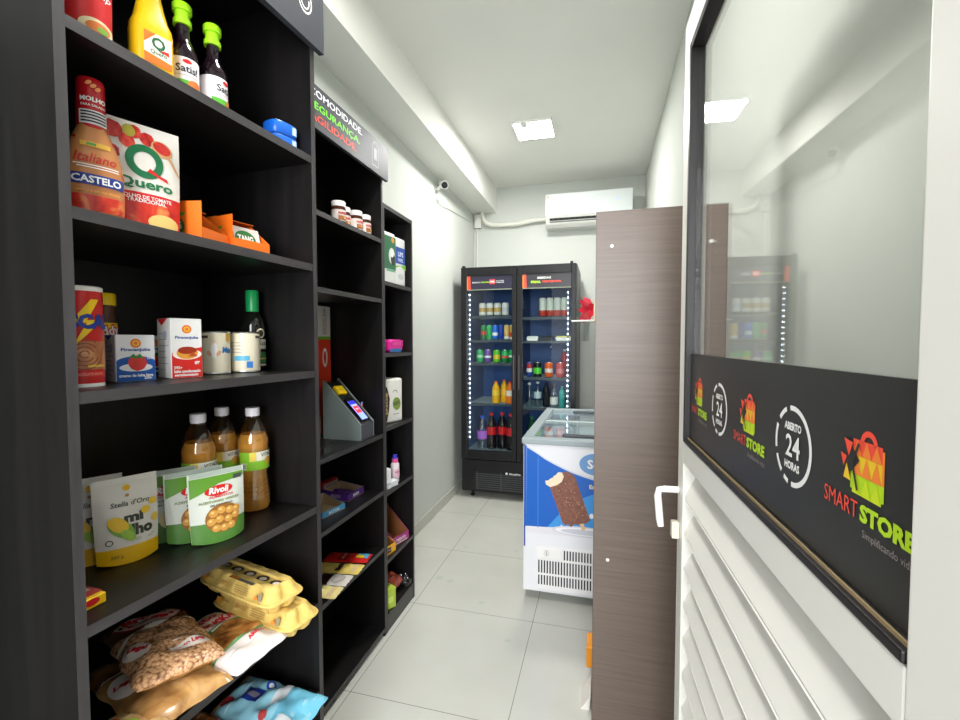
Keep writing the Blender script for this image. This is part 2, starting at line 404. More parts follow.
# air conditioner
def air_conditioner():
    t = thing('air_conditioner', 'white split air conditioner high on the back wall', 'air conditioner', (-.14, BY, 2.525), 0)
    W = .40
    prof = [(-.205, .30), (-.205, .095), (-.2, .085), (-.17, .03), (-.13, .0), (0, 0), (0, .305), (-.19, .305)]
    b = MB(); b.prism(prof, -W, W, OFFW, 'yz'); b.build('body', t)
    MB().box(-W+.002, W-.002, -.212, -.206, .098, .303, M((232, 238, 238), .12, 0, .6), .002).build('front_panel', t)
    s = MB()
    sl = PL((0, -.2, .085), (1, 0, 0), (0, .03/.0627, -.055/.0627)); 
    sl2 = PL((-W+.04, -.203, .083), (1, 0, 0), (0, -.48, .87))
    s.rect(0, .72, -.028, -.006, sl2, BLACK, .001); s.rect(0, .72, -.046, -.036, sl2, M((120, 122, 120), .5), .001)
    for k in range(14): s.rect(.02+k*.05, .05+k*.05, -.022, -.012, sl2, M((70, 72, 72), .5), .0015)
    s.build('outlet_louver', t)
    f = MB(); p = FR(-.212)
    f.rect(-W+.012, -W+.034, .262, .29, p, M((214, 190, 168), .5), .0003); f.build('sticker', t); f = MB(); f.text('88', p, .27, .22, M((170, 190, 232), .3, 0, .5, .5), h=.026, bold=.0)
    f.build('display', t)
air_conditioner()
tag(MB().tube([(-1.212, BY-.045, ZB-.002), (-1.21, BY-.045, 2.72), (-1.195, BY-.045, 2.675), (-1.165, BY-.045, 2.638), (-1.11, BY-.045, 2.618), (-1.03, BY-.045, 2.611), (-.92, BY-.045, 2.611), (-.84, BY-.045, 2.612), (-.76, BY-.045, 2.624), (-.66, BY-.045, 2.636), (-.54, BY-.045, 2.64)], .021, M((226, 226, 214), .6), 12).build('air_conditioner_pipe'),
    'white wrapped pipe curving from the beam to the air conditioner', 'pipe')
def junction_box():
    t = thing('junction_box', 'small white electrical box under the beam in the back left corner', 'junction box', (-1.262, BY, 2.60))
    MB().box(-.035, .035, -.045, 0, 0, .135, OFFW, .004).build('housing', t)
    b = MB(); b.box(-.012, .012, -.05, -.0455, .07, .1, WHITE, .002); b.build('switch', t)
    MB().tube([(-.012, -.012, -.002), (-.012, -.012, -1.1), (-.012, -.012, -2.45)], .008, OFFW, 8).build('conduit', t)
junction_box()
def cctv():
    t = thing('security_camera', 'small white bullet security camera on the left wall under the beam', 'camera', (WL, 3.50, 2.65))
    b = MB(); b.tube([(0.001, 0, 0), (.008, 0, 0)], .032, WHITE, 18); b.tube([(.008, 0, 0), (.035, 0, .01), (.05, .01, .03)], .012, WHITE, 10); b.build('mount', t)
    b = MB(); a = Vector((.03, .06, .055)); d = Vector((.52, -.78, -.35)).normalized()
    b.tube([a, a+d*.03, a+d*.09, a+d*.105], [.026, .033, .033, .031], WHITE, 16); b.build('housing', t)
    b = MB(); b.tube([a+d*.1055, a+d*.107], .026, BLACK, 16); b.tube([a+d*.1075, a+d*.1085], .011, M((60, 60, 70), .1), 12); b.build('lens', t)
    b = MB(); pts = [(.012, .05, -.02), (.02, .03, -.06)]
    pts += [(.012, .01+.028*cos(k*.7), -.095+.02*sin(k*.7)) for k in range(12)]
    pts += [(.008, .12, -.1), (.008, .3, -.075), (.006, .6, -.045), (.006, .9, -.02), (.006, 1.09, .0)]
    b.tube(pts, .0028, M((190, 194, 188), .5), 6); b.build('cable', t)
cctv()

# ================================================================== shelving
def shelf_unit(name, label, loc, rz, W, D, H, shelves, t=.016, head=None, kick=0, bottom=None, proj=.016):
    o = thing(name, label, 'shelf', loc, rz)
    MB().box(0, t, 0, D, 0, H, WOODV, front=EDGEV).build('side_panel', o)
    MB().box(W-t, W, 0, D, 0, H, WOODV, front=EDGEV).build('side_panel', o)
    MB().box(t, W-t, D-.008, D, .0, H, WOODV).build('back_panel', o)
    for z in shelves: MB().box(t, W-t, .001, D-.008, z-.019, z, WOOD, front=EDGE).build('shelf_board', o)
    MB().box(t, W-t, .001, D-.008, H-.019, H, WOOD, front=EDGE).build('top_board', o)
    if kick: MB().box(t, W-t, .002, .018, 0, kick-.02, M((74, 74, 72), .5)).build('kickboard', o)
    return o
U1 = (-.781, .497, 0); A1 = 86.67
unit1 = shelf_unit('shelf_unit', 'near black wooden shelf unit full of sauces, cans, pouches and egg cartons', U1, A1, .584, .40, 2.335, [1.911, 1.627, 1.342, .970, .70, .45, .09])
unit2 = shelf_unit('shelf_unit', 'middle black shelf unit with the coloured slogan on its header', (-.996, 1.352, 0), 90, .601, .30, 2.325, [1.896, 1.619, .9845, .711, .4355, .04], t=.014)
unit3 = shelf_unit('shelf_unit', 'far narrow black shelf unit holding paper rolls and small boxes', (-.996, 1.9535, 0), 90, .342, .30, 2.07, [1.708, 1.364, 1.006, .69, .355, .085], kick=.085)
def loc1(a, d, z):                                 # unit-1 local (along, into the shelf) -> world
    t = R(A1); return (U1[0]+a*cos(t)-d*sin(t), U1[1]+a*sin(t)+d*cos(t), z)
HEADB = M((58, 60, 66), .45, 0, .5)
h = MB().box(-.012, .606, -.016, -.0005, 2.19, 2.345, HEADB, .001).build('header_board', unit1)
b = MB(); p = FR(-.016)
b.arc(.532, 2.283, .024, .0035, p, WHITE, PI*.55, PI*2.2, 24, 0, .03); b.arc(.532, 2.283, .015, .003, p, WHITE, PI*.6, PI*2.1, 18, 0, .02); b.rect(.495, .52, 2.302, 2.306, p, WHITE)
b.build('pictogram', h)
h = MB().box(-.004, .629, -.016, -.0005, 2.171, 2.322, HEADB, .001).build('header_board', unit2)
b = MB()
b.text('COMODIDADE.', p, .213, 2.294, M((236, 238, 244), .4), w=.355, h=.026, bold=.015)
b.text('SEGURANÇA.', p, .203, 2.247, M((120, 226, 50), .4), w=.335, h=.031, bold=.015)
b.text('AGILIDADE.', p, .189, 2.209, M((226, 70, 50), .4), w=.307, h=.026, bold=.015)
b.build('lettering', h)
b = MB(); gx = M((112, 116, 124), .4)
b.rect(.475, .535, 2.195, 2.202, p, gx); b.rect(.475, .48, 2.2, 2.29, p, gx); b.rect(.53, .535, 2.2, 2.29, p, gx); b.arc(.505, 2.285, .018, .005, p, gx, 0, PI, 10); b.rect(.492, .518, 2.225, 2.275, p, gx)
b.build('pictogram', h)

# brown shelf unit on the right, seen from its side
def right_unit():
    o = thing('shelf_unit', 'brown wood shelf unit on the right whose tall side panel faces the entrance', 'shelf', (-.022, 1.62, 0), 0)
    W, L, H = .407, .74, 1.862
    sp = MB().box(0, W, 0, .018, 0, H, PANEL, front=PANEL).build('side_panel', o)
    e = MB().box(-.0015, 0, 0, .018, 0, H, M((70, 60, 55), .5)).build('edge_band', sp)
    for k, (x, z) in enumerate(((.051, 1.744), (.048, .656), (.36, 1.744), (.36, .656))):
        q = MB(); q.lathe([(0.0, -.002), (.0055, -.0015), (.006, 0)], WHITE, 14, smooth=False, caps=False)
        s = q.build('screw_cap', sp); s.rotation_euler[0] = R(90); s.location = (x, -.0005, z)
        s.data.transform(Matrix.Rotation(PI, 4, 'X'))
    MB().box(0, W, L-.018, L, 0, H, PANEL).build('side_panel', o)
    MB().box(W-.008, W, .018, L-.018, 0, H, WOODV).build('back_panel', o)
    for z in (.09, .44, .80, 1.15, 1.50, 1.86): MB().box(0.001, W-.008, .018, L-.018, z-.018, z, WOOD).build('shelf_board', o)
right_unit()

# ================================================================== drinks cooler
FX0, FX1, FY, FZ = -1.2225, -.2096, 3.908, 2.078
CASE = M((21, 21, 23), .35, 0, .4)
def cooler():
    o = thing('drinks_cooler', 'tall black two-door glass drinks cooler against the back wall', 'fridge', (FX0, FY, 0))
    W = FX1-FX0; D = .66; IN = M((44, 88, 150), .4)
    b = MB()
    b.box(0, .035, .04, D, .06, FZ, CASE); b.box(W-.035, W, .04, D, .06, FZ, CASE); b.box(.035, W-.035, .04, D, FZ-.06, FZ, CASE)
    b.box(.035, W-.035, D-.03, D, .06, FZ-.06, CASE); b.box(.035, W-.035, .04, D-.03, .06, .43, CASE)
    b.box(.035, .04, .06, D-.03, .43, FZ-.06, IN); b.box(W-.04, W-.035, .06, D-.03, .43, FZ-.06, IN); b.box(.04, W-.04, D-.036, D-.03, .43, FZ-.06, IN)
    b.box(W/2-.02, W/2+.02, .05, D-.036, .43, FZ-.06, IN)
    b.build('cabinet', o)
    q = MB(); q.box(.0, W, .0, .04, .065, .352, CASE, .006)
    q.build('lower_panel', o)
    g = MB()
    for k in range(8): g.box(.13, .80, -.004, -.0005, .09+k*.019, .099+k*.019, M((62, 62, 66), .4))
    for x in (.14, .36, .58, .79): g.box(x, x+.008, -.006, -.0045, .085, .25, M((70, 70, 74), .4))
    g.poly([(.07, .085), (.125, .085), (.125, .25)], FR(0), M((20, 20, 22), .3))
    g.build('grille', o)
    l = MB(); pf = FR(0); l.disc(.415, .246, .011, .011, pf, WHITE); l.text('Metalfrio', pf, .49, .245, WHITE, w=.10, h=.018, bold=.02); l.build('logo', o)
    for x in (.08, W-.08):
        for y in (.08, D-.08): MB().lathe([(.018, 0), (.022, .012), (.012, .02), (.012, .065)], BLACK, 12, (x, y)).build('foot', o)
    # shelves inside
    gm = M((150, 165, 170), .3, .3)
    for x0, x1, zs in ((.042, W/2-.022, (1.651, 1.433, 1.224, .858)), (W/2+.022, W-.042, (1.635, 1.425, 1.10, .835))):
        for z in zs:
            s = MB(); s.box(x0, x1, .075, .085, z-.022, z+.001, M((60, 72, 80), .35), .002)
            for k in range(13): s.box(x0, x1, .1+k*.04, .104+k*.04, z-.005, z, gm)
            s.build('wire_shelf', o)
        s = MB(); s.box(x0, x1, .05, .62, .431, .436, gm); s.build('floor_tray', o)
    for s, x in enumerate((.062, W-.075)):
        t = MB(); t.box(x-.006, x+.006, .052, .056, .52, 1.86, M((120, 128, 140), .4))
        em = M((235, 242, 255), .4, 0, .2, 12)
        for k in range(30): t.box(x-.0045, x+.0045, .046, .0515, .545+k*.0445, .553+k*.0445, em, .002, 1)
        t.build('light_strip', o)
    # doors
    for s, (x0, x1, gx0, gx1) in enumerate(((0.003, W/2-.002, .058, W/2-.042), (W/2+.002, W-.003, W/2+.05, W-.045))):
        d = MB()
        d.box(x0, gx0, -.028, .03, .365, FZ-.004, CASE, .004); d.box(gx1, x1, -.028, .03, .365, FZ-.004, CASE, .004)
        d.box(gx0, gx1, -.028, .03, 1.998, FZ-.004, CASE, .004); d.box(gx0, gx1, -.028, .03, .365, .44, CASE, .004)
        dr = d.build('door', o)
        MB().box(gx0, gx1, -.012, -.004, .44, 1.872, FRIDGEGLASS).build('glass_pane', dr)
        sg = MB(); sg.box(gx0, gx1, -.02, .028, 1.872, 1.998, M((44, 42, 62) if s == 0 else (54, 52, 58), .3)); pp = FR(-.02)
        sg.rect(gx0+.0, gx0+.012, 1.874, 1.996, pp, M((236, 150, 40), .4)); sg.poly([(gx0+.008, 1.874), (gx0+.036, 1.874), (gx0+.03, 1.996), (gx0+.008, 1.996)], pp, M((232, 80, 56), .4), .0004)
        sg.box(gx0, gx1, -.021, -.0205, 1.872, 1.88, M((130, 140, 120), .5))
        if s == 0:
            sg.text('BEBIDAS', pp, gx0+.085, 1.94, OFFW, w=.075, h=.011, bold=.02); sg.text('GELADAS', pp, gx0+.165, 1.941, LIME, w=.075, h=.012, bold=.03)
            sg.rect(gx0+.205, gx0+.255, 1.922, 1.964, pp, M((226, 60, 70), .4)); sg.text('PARE', pp, gx0+.23, 1.944, WHITE, w=.04, h=.016, bold=.03, e=.0008)
            sg.text('AQUI PARA', pp, gx0+.298, 1.949, OFFW, w=.075, h=.009, bold=.02); sg.text('COMPRAR', pp, gx0+.298, 1.936, OFFW, w=.075, h=.009, bold=.02)
        else:
            sg.text('BEBIDAS', pp, gx0+.185, 1.962, OFFW, w=.115, h=.018, bold=.03)
            sg.text('FRIAS.', pp, gx0+.115, 1.928, LIME, w=.085, h=.021, bold=.05); sg.text('CERVEJINHA.', pp, gx0+.25, 1.928, M((230, 70, 50), .4), w=.165, h=.021, bold=.05)
        sg.build('header_sign', dr)
        hx = W/2-.022 if s == 0 else W/2+.024
        MB().box(hx-.007, hx+.007, -.05, -.03, 1.0, 1.30, M((74, 68, 74), .3), .005).build('handle', dr)
        if s == 1: MB().box(gx1-.01, gx1+.014, -.02, .02, FZ-.003, FZ+.015, BLACK, .003).build('hinge', dr)
        else: MB().box(.012, .036, -.02, .02, FZ-.003, FZ+.013, BLACK, .003).build('hinge', dr)
cooler()
FYI = FY+.115      # first row inside the cooler
def can(name, label, x, y, z, r, h, body, bands, group):
    prof = [(r*.8, 0), (r, .008)]
    zz = [.008]+[h*f for f, _ in bands]
    prof = [(r*.8, 0, TIN), (r, .008, bands[0][1])]
    for (f, m), nx in zip(bands, bands[1:]+[None]): prof.append((r, h*f, nx[1] if nx else body))
    prof += [(r, h-.014, body), (r*.82, h-.002, TIN), (r*.78, h, TIN), (r*.74, h-.004, TIN), (0, h-.004, TIN)]
    mb = MB().lathe(prof, body, 18)
    return tag(mb.build(name, loc=(x, y, z)), label, 'can', group)
def pet(name, label, x, y, z, r, h, body, cap, lab, group, l0=.35, l1=.6, neck=.62):
    o = thing(name, label, 'bottle', (x, y, z), 0, group)
    MB().lathe([(r*.75, 0), (r*.97, h*.02), (r, h*.08), (r*.96, h*l0), (r*.96, h*l1), (r, h*neck), (r*.85, h*.74), (r*.5, h*.86), (r*.34, h*.92), (r*.34, h*.955)], body, 16).build('bottle_body', o)
    MB().lathe([(r*.4, h*.925), (r*.4, h), (0, h)], cap, 14).build('cap', o)
    if lab: MB().lathe([(r*.985, h*l0), (r*.985, h*l1)], lab, 18, caps=False).build('label', o)
    return o
W1 = M((236, 234, 224), .3); GOLD = M((206, 170, 90), .3); DG = M((18, 120, 60), .3); LG = M((40, 170, 90), .3)
g1 = 'white cans on the top cooler shelf'
for k, (x, c) in enumerate(((-1.058, GOLD), (-.988, GOLD), (-.918, GOLD), (-.845, M((210, 214, 220), .3)))):
    can('beer_can', ['leftmost white can with gold print on the top shelf, left cooler door', 'second white can from the left on the top shelf, left cooler door', 'third white can from the left on the top shelf, left cooler door', 'rightmost pale silver can on the top shelf, left cooler door'][k], x, FYI, 1.6515, .032, .118, W1, [(.3, W1), (.62, c), (.85, W1)], g1)
g2 = 'cans on the second shelf of the left cooler door'
for x, lab, bd, bands in ((-1.048, 'leftmost green can on the second shelf, left cooler door', DG, [(.35, DG), (.6, M((210, 50, 40), .3)), (.7, DG)]),
        (-.995, 'green can standing left of the blue cans on the second cooler shelf', LG, [(.9, LG)]),
        (-.940, 'bright blue can on the second shelf, left cooler door', M((40, 110, 210), .3), [(.3, M((40, 110, 210), .3)), (.5, W1), (.8, M((40, 110, 210), .3))]),
        (-.885, 'dark blue can right of the bright blue one on the second cooler shelf', M((26, 60, 150), .3), [(.85, M((26, 60, 150), .3))]),
        (-.832, 'gold and white can on the second shelf, left cooler door', GOLD, [(.25, W1), (.8, GOLD)]),
        (-.779, 'white, gold and red can at the right end of the second shelf, left cooler door', W1, [(.2, W1), (.5, M((200, 44, 36), .3)), (.9, GOLD)])):
    can('drink_can', lab, x, FYI, 1.4335, .0265 if x < -.87 else .0262, .135, bd, bands, g2)
g3 = 'cans on the third shelf of the left cooler door'
for x, lab, bd, bands in ((-1.082, 'leftmost green can on the third shelf, left cooler door', LG, [(.4, LG), (.6, M((170, 214, 180), .3)), (.9, LG)]),
        (-1.008, 'purple can on the third shelf of the cooler', M((110, 70, 150), .3), [(.4, M((110, 70, 150), .3)), (.55, W1), (.9, M((110, 70, 150), .3))]),
        (-.925, 'lime green and yellow can on the third shelf, left cooler door', M((90, 190, 40), .3), [(.3, M((90, 190, 40), .3)), (.62, M((220, 190, 40), .3)), (.9, M((90, 190, 40), .3))]),
        (-.848, 'green can with a red band on the third shelf, left cooler door', DG, [(.4, DG), (.55, M((214, 60, 50), .3)), (.9, LG)]),
        (-.781, 'green can at the right end of the third shelf, left cooler door', LG, [(.45, DG), (.6, W1), (.9, LG)])):
    can('soda_can', lab, x, FYI, 1.2245, .033, .12, bd, bands, g3)
YJ = M((236, 176, 20), .25, 0, .5); OJ = M((232, 120, 30), .25)
pet('juice_bottle', 'yellow juice bottle with orange cap, left one on the fourth cooler shelf', -.932, FYI, .8585, .036, .20, YJ, ORANGE, M((246, 206, 60), .4), 'juice bottles in the cooler')
pet('juice_bottle', 'yellow juice bottle behind, second from left on the fourth cooler shelf', -.868, FYI+.06, .8585, .036, .21, YJ, ORANGE, M((246, 190, 50), .4), 'juice bottles in the cooler')
pet('juice_bottle', 'orange juice bottle with red cap on the fourth cooler shelf', -.802, FYI, .8585, .036, .20, OJ, RED, M((240, 226, 210), .4), 'juice bottles in the cooler')
COLA = M((22, 14, 16), .15)
pet('water_bottle', 'bottle with blue cap and purple label at the bottom left of the cooler', -1.06, FYI, .4365, .048, .30, PETCLEAR, M((40, 90, 210), .3), M((180, 110, 214), .3), None, .3, .55)
for k, (x, y) in enumerate(((-.975, .01), (-.880, .04), (-.792, 0))):
    pet('cola_bottle', ['left large cola bottle with red label at the bottom of the cooler', 'middle large cola bottle with red label, set back, at the bottom of the cooler', 'right large cola bottle with red label at the bottom of the cooler'][k], x, FYI+y, .4365, .046, .33, COLA, RED, M((200, 26, 30), .3), 'cola bottles in the cooler', .4, .62, .66)
# right door
for k, x in enumerate((-.510, -.446, -.382, -.318)):
    can('tall_can', ['leftmost tall white and red can on the top shelf, right cooler door', 'second tall white and red can from the left, right cooler door', 'third tall white and red can from the left, right cooler door', 'rightmost tall white and red can, right cooler door'][k], x, FYI, 1.6355, .031, .168, W1, [(.34, M((206, 64, 44), .3)), (.9, M((226, 232, 216), .3))], 'tall cans on the top cooler shelf')
def tray(label, x, w, m, film, z):
    o = thing('food_tray', label, 'tray', (x, FYI+.03, z), 0, 'food trays in the cooler')
    MB().prism([(-w/2*.85, 0), (w/2*.85, 0), (w/2, .03), (-w/2, .03)], -.06, .06, m).build('tray_base', o)
    MB().box(-w/2*.9, w/2*.9, -.05, .05, .0305, .042, film, .005).build('filling', o)
tray('white foam tray at the left of the second shelf, right cooler door', -.595, .105, W1, M((206, 214, 206), .4), 1.4255)
tray('black food tray between the two white ones in the cooler', -.47, .11, BLACK, M((30, 28, 28), .3), 1.4255)
tray('white foam tray with yellow food on the right of the second cooler shelf', -.325, .14, W1, M((216, 206, 90), .4), 1.4255)
g4 = 'cans on the third shelf of the right cooler door'
for x, lab, bd, bands in ((-.625, 'small red, white and blue can at the left of the third shelf, right cooler door', M((40, 70, 150), .3), [(.35, M((40, 70, 150), .3)), (.6, W1), (.9, M((196, 50, 50), .3))]),
        (-.553, 'black can with bright green print, third shelf of the right cooler door', M((20, 30, 24), .3), [(.25, M((20, 30, 24), .3)), (.65, M((90, 214, 60), .3)), (.9, M((20, 30, 24), .3))]),
        (-.452, 'orange can with a white middle on the third shelf, right cooler door', M((232, 100, 30), .3), [(.35, M((232, 100, 30), .3)), (.6, M((236, 220, 210), .3)), (.9, M((232, 100, 30), .3))]),
        (-.352, 'red and pink can on the third shelf, right cooler door', M((206, 70, 70), .3), [(.3, M((206, 70, 70), .3)), (.6, M((226, 130, 126), .3)), (.9, M((206, 70, 70), .3))])):
    can('soda_can', lab, x, FYI, 1.1005, .026 if x < -.6 else .037, .135, bd, bands, g4)
pet('soda_bottle', 'red bottle with white cap behind the pink can in the cooler', -.325, FYI+.11, 1.1005, .035, .25, M((196, 50, 56), .2), W1, None, None)
pet('water_bottle', 'leftmost clear bottle on the fourth shelf, right cooler door', -.625, FYI, .8355, .036, .215, PETCLEAR, W1, None, 'bottles on the fourth cooler shelf')
pet('water_bottle', 'second clear bottle from the left, fourth shelf, right cooler door', -.553, FYI+.02, .8355, .036, .225, PETCLEAR, W1, M((190, 206, 206), .4), 'bottles on the fourth cooler shelf')
pet('dark_bottle', 'dark bottle between the clear bottles on the fourth cooler shelf', -.478, FYI+.03, .8355, .034, .22, M((26, 30, 34), .15), BLACK, None, 'bottles on the fourth cooler shelf')
pet('water_bottle', 'clear bottle with white label right of the dark bottle in the cooler', -.405, FYI, .8355, .036, .21, PETCLEAR, M((60, 70, 70), .3), W1, 'bottles on the fourth cooler shelf', .15, .45)
pet('teal_bottle', 'teal bottle on the fourth shelf, right cooler door', -.335, FYI, .8355, .03, .19, M((60, 170, 160), .25), M((90, 190, 180), .3), None, 'bottles on the fourth cooler shelf')
pet('green_bottle', 'dark green bottle at the bottom left behind the right cooler door', -.60, FYI, .4365, .045, .31, M((20, 70, 40), .15), M((30, 120, 60), .3), M((200, 220, 200), .4), None)
pet('cola_bottle', 'red capped dark bottle at the bottom behind the right cooler door', -.46, FYI+.02, .4365, .045, .32, M((24, 40, 26), .15), RED, M((180, 40, 36), .4), None)

# ================================================================== chest freezer
def freezer():
    X0, X1, Yf, Yb, Z1 = -.408, .30, 2.426, 3.572, .865
    o = thing('ice_cream_freezer', 'white chest freezer with ice cream bar picture and sliding glass lid', 'freezer', (X0, Yf, 0))
    W, D = X1-X0, Yb-Yf; FW = M((232, 232, 236), .35); ins = M((226, 232, 234), .5)
    b = MB(); t = .05
    b.box(0, W, 0, t, .055, Z1, FW, .006); b.box(0, W, D-t, D, .055, Z1, FW); b.box(0, t, t, D-t, .055, Z1, FW); b.box(W-t, W, t, D-t, .055, Z1, FW)
    b.box(t, W-t, t, D-t, .055, .35, ins)
    b.build('cabinet', o)
    for x in (.08, W-.08):
        for y in (.12, D-.12):
            c = MB(); c.tube([(x-.012, y, .0275), (x+.012, y, .0275)], .0265, BLACK, 14); c.box(x-.016, x+.016, y-.016, y+.016, .03, .056, DARK); c.build('caster', o)
    # printed decal on the front
    p = FR(0, .0008); L = lambda x, z: (x-X0, z)
    d = MB(); B1 = M((14, 96, 192), .35); B2 = M((60, 150, 222), .35); B0 = M((16, 66, 160), .35); Wd = M((240, 238, 242), .35)
    edge = [(-.389, .85), (-.34, .822), (-.29, .79), (-.24, .765), (-.19, .743), (-.14, .724), (-.08, .706), (-.03, .694), (.04, .685), (.12, .68), (.22, .68), (.294, .68)]
    d.poly([L(*q) for q in [(-.39, .413), (.294, .413)]+edge[::-1]], p, B1)
    d.poly([L(*q) for q in [(-.28, .413), (.294, .413), (.294, .66), (-.03, .62), (-.16, .56)]], p, B2, .0003)
    d.rect(.004, .012, .30, .862, p, B0, .0002); d.rect(.008, .018, .41, .855, p, B1, .0003); d.rect(.078, .083, .41, .80, p, M((60, 130, 214), .35), .0006)
    for k in range(len(edge)-1):
        (x0, z0), (x1, z1) = edge[k], edge[k+1]
        d.poly([L(x0, z0-.004), L(x1, z1-.004), L(x1, z1+.004), L(x0, z0+.004)], p, M((206, 214, 226), .35), .0006)
    # milk splash
    milk = M((226, 224, 230), .35)
    d.poly([L(*q) for q in [(-.39, .413), (-.3, .416), (-.25, .419), (-.21, .428), (-.2, .44), (-.19, .424), (-.1, .42), (-.03, .43), (0, .45), (.02, .425), (.294, .413), (.294, .38), (-.39, .38)]], p, milk, .0005)
    d.disc(*L(-.085, .41), .17, .028, p, M((214, 214, 222), .35), .0007); d.disc(*L(-.085, .41), .15, .021, p, Wd, .0009); d.disc(*L(-.085, .408), .12, .014, p, M((204, 206, 216), .35), .0011)
    d.disc(*L(-.045, .50), .011, .014, p, Wd, .0012)
    # ice cream bar
    stick = M((226, 190, 130), .4)
    d.poly([L(*q) for q in [(-.105, .452), (-.085, .46), (-.075, .425), (-.092, .418)]], p, stick, .0012)
    d.poly([L(*q) for q in [(-.283, .654), (-.262, .634), (-.195, .45), (-.18, .436), (-.165, .445), (-.15, .43), (-.135, .448), (-.115, .445), (-.10, .455), (-.07, .458), (-.052, .478), (-.13, .70), (-.15, .722), (-.185, .728), (-.22, .71)]], p, BARCHOC, .0015)
    d.poly([L(*q) for q in [(-.289, .67), (-.284, .65), (-.26, .638), (-.225, .652), (-.20, .672), (-.19, .70), (-.20, .722), (-.22, .722), (-.232, .706), (-.243, .70), (-.248, .69), (-.262, .684), (-.27, .675)]], p, M((244, 226, 196), .5), .0018)
    for k in range(26):
        x = random.uniform(0, 1); y = random.uniform(0, 1); cx, cz = -.24+.12*x+.14*(1-y)*1.0, .47+.0*x+.19*y-.0
        cx = -.235+.085*x+.115*(1-y); cz = .475+.17*y+.03*x
        d.disc(*L(cx, cz), .0035, .0022, p, M((196, 160, 120), .5), .0018, 7, rot=random.uniform(0, 3))
    # brand oval
    d.disc(*L(-.028, .775), .087, .062, p, M((232, 236, 244), .35), .001, 30); d.disc(*L(-.028, .775), .082, .057, p, M((110, 156, 208), .35), .0014, 30)
    d.text('So', p, -.04-X0+.004, .775, WHITE, h=.05, bold=.03, e=.0017)
    d.text('Exp', p, -.035-X0, .652, M((236, 220, 180), .35), h=.03, bold=.03, e=.0017)
    d.build('front_decal', o)
    g = MB(); gp = FR(-.006, .0005)
    g.box(.075, W-.06, -.006, -.001, .072, .312, M((238, 236, 236), .4), .002); 
    DKS = M((38, 36, 40), .5)
    k = 0
    x = .084
    while x < W-.07:
        g.rect(x, x+.0075, .165, .235, gp, DKS); g.rect(x, x+.0075, .10, .153, gp, DKS)
        if x > .215: g.rect(x, x+.0075, .248, .30, gp, DKS)
        x += .0152
    g.build('vent_grille', o)
    g = MB(); g.box(.082, .205, -.010, -.0065, .25, .305, M((242, 240, 238), .35), .002)
    tp = g.build('thermostat_plate', o)
    k = MB(); k.tube([(.13, -.0105, .279), (.13, -.018, .279)], .016, OFFW, 20); k.box(.128, .132, -.0195, -.0182, .266, .292, M((170, 170, 170), .5)); k.build('knob', tp)
    # lid
    GR = M((158, 170, 174), .4); f = MB()
    f.box(-.008, W+.008, -.010, .055, Z1, .897, GR, .006); f.box(-.008, W+.008, D-.04, D+.008, Z1, .897, GR, .006)
    f.box(-.008, .048, .055, D-.04, Z1, .897, GR, .004); f.box(W-.048, W+.008, .055, D-.04, Z1, .897, GR, .004)
    fr = f.build('lid_frame', o)
    for k, (y0, y1, z) in enumerate(((.06, D/2+.03, .884), (D/2-.03, D-.045, .872))):
        gl = MB().box(.05, W-.05, y0, y1, z, z+.005, LIDGLASS).build('glass_lid', o)
        r = MB(); r.box(.05, W-.05, (y1-.022 if k == 0 else y0), (y1 if k == 0 else y0+.022), z+.0055, z+.012, M((196, 206, 204), .4), .002); r.build('rail', gl)
        hh = MB(); yy = y0+.035 if k == 0 else y1-.06
        hh.box(.20, .50, yy, yy+.03, z+.0055, z+.022, M((66, 68, 74), .4), .008, 3); hh.build('handle', gl)
    return o
freezer()
def frozen(label, x, y, w, d, z, m, rz):
    mb = MB(); N_ = 8
    V = []; F = []
    for s in (1, -1):
        o = len(V)
        for j in range(N_+1):
            for i in range(N_+1):
                a, b = i/N_*2-1, j/N_*2-1
                V.append((a*w/2, b*d/2, s*.02*((1-a**4)*(1-b**4))**.7+.022))
        for j in range(N_):
            for i in range(N_):
                q = (o+j*(N_+1)+i, o+j*(N_+1)+i+1, o+(j+1)*(N_+1)+i+1, o+(j+1)*(N_+1)+i); F.append(q if s > 0 else q[::-1])
    mb.add(V, F, m, True)
    return tag(mb.build('ice_cream_pack', loc=(x, y, z), rz=rz), label, 'ice cream', 'packs inside the freezer')
frozen('white and yellow ice cream pack under the freezer glass, nearest the left corner', -.275, 2.66, .11, .19, .80, M((236, 214, 180), .4), 8)
frozen('pink ice cream pack under the freezer glass, right of the white one', -.125, 2.66, .11, .18, .80, M((222, 120, 120), .4), -6)
tag(MB().box(-.352, .245, 2.482, 3.52, .36, .7985, M((206, 214, 220), .6), .01).build('frost_basket'), 'pale basket filling the inside of the ice cream freezer', 'basket')

